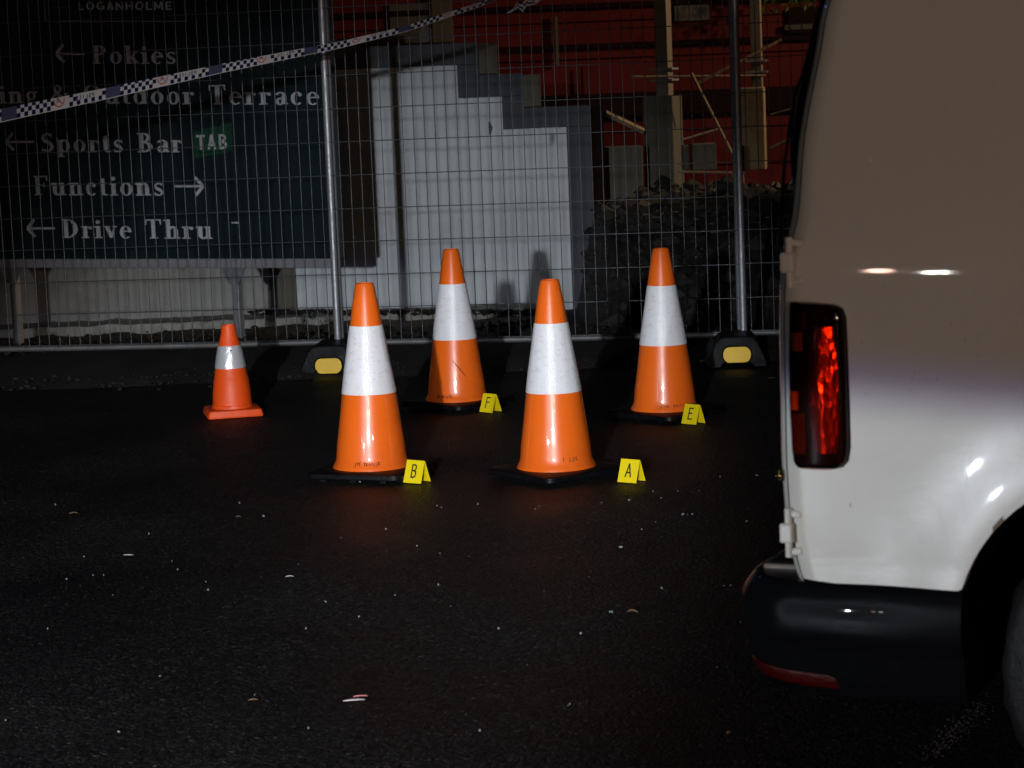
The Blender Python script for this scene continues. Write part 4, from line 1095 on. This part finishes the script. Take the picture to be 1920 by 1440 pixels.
# bumper: black plastic wrapping the corner
BZ = [  # z, outward offset on side, rearward u of corner, corner radius
]
bum = [(1446,1030),(1418,1062),(1401,1088),(1396,1112),(1399,1145),(1403,1185),(1409,1215),(1421,1250),(1437,1276),(1470,1300),(1560,1318)]
prof = []
for x, y in bum: 
    u, z = vs(x, y, -.105); prof.append((z, u))
ztopb = z_low(.1)-.006
rows_ = []
lv = [(ztopb, vs(1485,1100)[0]), (ztopb-.0, vs(1452,1092)[0])]
BU2 = sorted(prof); zs_b = [.262+(ztopb-.262)*i/26 for i in range(27)]
UEND = a1[0]-.004
def bump_u(z): return interp(BU2, z)
def off_s(z):
    t = (z-.262)/(ztopb-.262); return interp([(0,-.030),(.15,-.012),(.45,.006),(.52,.016),(.60,.022),(.85,.018),(1.0,.006)], t)
rows_ = []
for z in zs_b:
    ub = bump_u(z); o_ = off_s(z)+v_s(max(z,.45))*.3; r = .13; row = []
    ue = UEND if z > .30 else UEND-.0
    row += [(ue, .30, z), (ue, .06, z), (ue, -o_+.004, z)]
    for i in range(10): row.append((ue+(ub+r-ue)*i/9, -o_-.010*sin(pi*i/9), z))
    for i in range(1, 15): a = pi/2*i/14; row.append((ub+r-r*sin(a), -o_+r*(1-cos(a)), z))
    for y in (.22,.34,.42,.55,.8,1.2,1.5): row.append((ub+.02*max(0,(y-.3))+(.0), y, z))
    rows_.append(row)
# rounded top edge rolling in to the body
ub = bump_u(ztopb)
def ring_at(z, inset):
    ub = bump_u(ztopb)+inset; o_ = off_s(ztopb)+v_s(ztopb)*.3-inset; r = .13; row = []
    row += [(UEND, .30, z), (UEND, .06, z), (UEND, -o_+.004, z)]
    for i in range(10): row.append((UEND+(ub+r-UEND)*i/9, -o_-.010*sin(pi*i/9)*(1 if inset < .02 else 0), z))
    for i in range(1, 15): a = pi/2*i/14; row.append((ub+r-r*sin(a), -o_+r*(1-cos(a)), z))
    for y in (.22,.34,.42,.55,.8,1.2,1.5): row.append((ub+.02*max(0,(y-.3)), y, z))
    return row
rows_ += [ring_at(ztopb+.003, .003), ring_at(ztopb+.004, .008), ring_at(ztopb+.004, .05)]
mb = MB(); mb.grid(rows_); bumper = mb.build('bumper', M_VBLK, van, smooth=True, auto=50)
mb = MB(); zz = bump_u
# step plate behind the lobe
u0, z0_ = vs(1445, 1078, -.10); 
mb = MB(); mb.box((bump_u(ztopb)+.075, .17, ztopb+.006), (.11, .16, .012)); st = mb.build('step_pad', M_VSTEP, bumper, bevel=.004)
for k in range(7):
    mb = MB(); mb.box((bump_u(ztopb)+.075, .10+.022*k, ztopb+.0145), (.09, .008, .006)); mb.build('step_rib', M_VDARK, st, bevel=.001)
# lower corner reflector strip
rows_ = []
ra, rb_ = vs(1428, 1252, 0), vs(1590, 1290, 0)
for zt1 in [i/6 for i in range(7)]:
    row = []
    for j in range(25):
        t = j/24
        a = pi*.40*(1-min(1, t/.55)); zc_ = .300-.014*t; z = zc_+(-.014+.028*zt1)*min(1, 4*t+.4)*min(1, (1-t)*5+.2)
        ub = bump_u(z); o_ = off_s(z)+v_s(.45)*.3; r = .13
        if t < .55: row.append((ub+r-r*sin(a)-.002*sin(a), -o_+r*(1-cos(a))-.004*cos(a), z))
        else: row.append((ub+r+(t-.55)/.45*.075, -o_-.004, z))
    rows_.append(row)
mb = MB(); mb.grid(rows_); mb.build('reflector', M_REFR, bumper, smooth=True, solid=.003)
# seam between bumper corner and valance
mb = MB(); sm = [(1615,1265),(1618,1290),(1624,1318)]; mb.tube([(vs(x,y)[0], -.006-.0*i+(.012*i), vs(x,y)[1]) for i,(x,y) in enumerate(sm)], .0012, 4); mb.build('panel_seam', M_VDARK, bumper)

# rain drops clinging to the side
mb = MB(); rw = random.Random(11)
for i in range(230):
    if i < 120: u_ = rw.gauss(.32, .12); z_ = rw.gauss(.98, .07)
    else: u_ = rw.uniform(.06, .62); z_ = rw.uniform(.55, 1.35)
    if u_ < .10 or math.hypot(u_-ACu, z_-ACz) < AR+.05: continue
    r_ = rw.choice([.0009,.0012,.0016,.0022]); el_ = rw.choice([1, 1, 1.6, 2.6]); vs2 = [(u_, -(v_s(z_)+r_*.7), z_)]; n_ = 7
    for (q_, h_) in ((.55, .5), (1.0, -.15)):
        for k in range(n_): a_ = 2*pi*k/n_; vs2.append((u_+r_*q_*cos(a_), -(v_s(z_)+r_*h_), z_+r_*el_*q_*sin(a_)))
    mb.add(vs2, [(0,1+k,1+(k+1)%n_) for k in range(n_)]+[(1+k,1+n_+k,1+n_+(k+1)%n_,1+(k+1)%n_) for k in range(n_)])
wd_o = mb.build('rain_drops', mat('water_on_paint', (.66,.675,.60), .12, coat=1.0, spec=.8), van, smooth=True); wd_o['kind'] = 'stuff'
# rear wheel and front wheel
def wheel(cu, nm):
    e = empty(nm, (cu+.06, .07, .315)); e.parent = van
    t = MB(); pr = [(.20,.20),(.235,.205),(.285,.20),(.305,.185),(.315,.165),(.315,.05),(.305,.028),(.285,.012),(.235,.006),(.20,.012)]
    vs_ = []; n = 56
    for r, y in pr:
        for k in range(n):
            a = 2*pi*k/n; rr_ = r-(.004 if (k % 2 and .3 < r) else 0); vs_.append((rr_*cos(a), y, rr_*sin(a)))
    fs2 = [(i*n+k, i*n+(k+1)%n, (i+1)*n+(k+1)%n, (i+1)*n+k) for i in range(len(pr)-1) for k in range(n)]
    t.add(vs_, fs2); ty = t.build('tyre', M_TYRE, e, smooth=True, auto=40)
    t = MB(); vs_ = []; pr = [(.203,.014),(.195,.02),(.185,.05),(.12,.055),(.075,.03),(.03,.025),(.001,.025)]
    for r, y in pr:
        for k in range(n):
            a = 2*pi*k/n; vs_.append((r*cos(a), y, r*sin(a)))
    t.add(vs_, [(i*n+k, i*n+(k+1)%n, (i+1)*n+(k+1)%n, (i+1)*n+k) for i in range(len(pr)-1) for k in range(n)]); t.build('rim', M_RIM, e, smooth=True)
    t = MB()
    for k in range(5): a = 2*pi*k/5; t.tube([(.055*cos(a), .03, .055*sin(a)), (.055*cos(a), .012, .055*sin(a))], .009, 6)
    t.build('wheel_nut', M_CHROME, e)
    return e
wheel(ACu, 'wheel'); wheel(ACu+2.65, 'wheel')

# ------------------------------------------------------------------ DEBRIS ON THE ASPHALT
GL = [(449,944),(494,969),(104,948),(158,1045),(175,1080),(195,1080),(125,1088),(212,1117),(322,1054),(333,1070),(386,1093),(390,1108),(279,1002),(820,950),(828,953),(896,947),(1011,951),(1004,956),(723,994),(782,1025),(825,1039),(741,1118),(574,1180),(674,1158),(675,905),(822,1098),(1105,1084),(1166,1028),(1203,994),(1240,935),(1271,922),(1310,921),(1281,966),(1289,966),(1298,966),(1163,1028),(1143,1150),(1148,1150),(1357,1100),(1370,1100),(1388,1168),(1345,1253),(1068,1322),(1065,1325),(989,1248),(578,1367),(900,1372),(11,1353),(223,1374),(478,1305),(845,1138),(880,1045),(1128,945),(1230,980),(1330,1010),(1400,980),(1419,893),(1350,895),(1225,923),(1180,940),(610,1130),(560,1060),(640,1010),(300,1270),(90,1180),(1240,1105),(1455,895),(935,1180),(1020,1110),(1090,1190)]
shards = []
for v in range(5):
    mb = MB(); rr_ = random.Random(v+3); n1 = rr_.choice([4,5,6]); b = []; t_ = []
    for k in range(n1):
        a = 2*pi*k/n1+rr_.uniform(-.25,.25); r = rr_.uniform(.7,1.15); b.append((r*cos(a), r*sin(a), 0)); t_.append((r*.8*cos(a+.1), r*.8*sin(a+.1), rr_.uniform(.8,1.3)))
    mb.add(b+t_, [tuple(range(n1))[::-1], tuple(range(n1,2*n1))]+[(i,(i+1)%n1,n1+(i+1)%n1,n1+i) for i in range(n1)])
    me = bpy.data.meshes.new('glass_fragment'); me.from_pydata(mb.v, [], mb.f); me.materials.append(M_SHARD); shards.append(me)
rg = random.Random(5)
for (x, y) in GL:
    p = ground(x, y)
    o = bpy.data.objects.new('glass_fragment', rg.choice(shards)); col.objects.link(o); s = rg.choice([.0018,.0023,.003,.0036])*(1 if y > 1000 else 1.15)*(.75 if y > 1200 else 1)
    o.location = (p.x, p.y, .002); o.scale = (s*rg.uniform(.9,1.5), s, s*rg.uniform(.9,1.3)); o.rotation_euler = (rg.uniform(-.5,.5), rg.uniform(-.5,.5), rg.uniform(0,6))
    tag(o, 'tiny clear cube of broken glass glinting on the wet asphalt', 'glass fragment', 'broken glass fragments on the asphalt')
def sliver(name, label, cat, px, py, L_, w_, m, yaw, curve=0, h=.004, tilt=.15, group=None):
    p = ground(px, py); mb = MB(); rws = []
    for i in range(9):
        t = i/8-.5; wv = w_*(1-(2*abs(t))**2*.8); y0 = curve*(.25-t*t)*L_; z = h*(1-(2*t)**2)+.004
        rws.append([(t*L_, y0-wv/2, z), (t*L_, y0, z+h*.4), (t*L_, y0+wv/2, z)])
    mb.grid(rws); o = mb.build(name, m, smooth=True, solid=.0012); o.location = (p.x, p.y, 0); o.rotation_euler = (tilt, 0, yaw); return tag(o, label, cat, group)
M_SLV = mat('pale_plastic', (.42,.38,.38), .4); M_PNK = mat('pink_edge_plastic', (.55,.18,.20), .4); M_GSL = mat('curved_glass', (.35,.40,.40), .12)
sliver('plastic_sliver', 'pale pinkish plastic sliver lying low in the foreground', 'plastic piece', 664, 1316, .050, .010, M_SLV, .12, .1, .0015)
sliver('plastic_sliver', 'thin pink-edged plastic strip on top of the foreground sliver', 'plastic piece', 676, 1309, .034, .0035, M_PNK, .1, .1, .002)
sliver('curved_glass_shard', 'curved clear shard on the asphalt below the small cone', 'glass shard', 241, 1043, .034, .006, M_GSL, -.1, -.6, .003)
sliver('curved_glass_shard', 'short pale flat shard on the asphalt below left of the front left cone', 'glass shard', 543, 1084, .024, .006, M_GSL, .1, .1, .003)
sliver('dry_leaf', 'curled dry leaf on the asphalt below marker A', 'leaf', 1186, 1151, .030, .012, M_LEAF, -.3, .4, .006)
sliver('dry_leaf', 'small yellow-brown leaf at the far left of the asphalt', 'leaf', 138, 965, .030, .007, M_LEAF, .2, .2, .004)
sliver('dry_leaf', 'yellowish leaf scrap left of the front left cone', 'leaf', 447, 972, .018, .006, M_LEAF, .1, .2, .004)
sliver('dry_leaf', 'dull leaf scrap in the left foreground', 'leaf', 475, 1316, .022, .007, M_LEAF, .1, .2, .003)
sliver('dry_leaf', 'brown leaf near the bumper in the right foreground', 'leaf', 1367, 1378, .014, .009, M_LEAF, .7, .2, .004)
sliver('dry_leaf', 'pale leaf lying beside the right fence foot', 'leaf', 1326, 680, .085, .03, M_LEAF, .1, .2, .012)
sliver('dry_leaf', 'long dry leaf at the foot of the left fence foot', 'leaf', 565, 706, .10, .02, M_LEAF, .5, .2, .008)
sliver('twig', 'short pale twig on the asphalt left of the van', 'twig', 1447, 711, .04, .006, M_CHIP, .0, .0, .003)
# grit stuck in the asphalt by the wheel and over the whole lot: nobody could count it
mb = MB()
for i in range(260):
    t = random.random(); x = 1740+110*t+random.gauss(0, 12); y = 1420-100*t+random.gauss(0, 10); p = ground(x, y)
    clod(mb, (p.x, p.y, .002), random.uniform(.0008,.0028))
tag(mb.build('pale_grit', M_CHIP), kind='stuff')
mb = MB()
for i in range(5200):
    y = 4.2+7*random.random()**1.2; x = random.uniform(-.25, .25)*y; clod(mb, (x, y, .0), random.uniform(.0008,.0026), 0, .8)
tag(mb.build('asphalt_grit', mat('grey_grit', (.024,.023,.022), .5, var=.6, vscale=60)), kind='stuff')
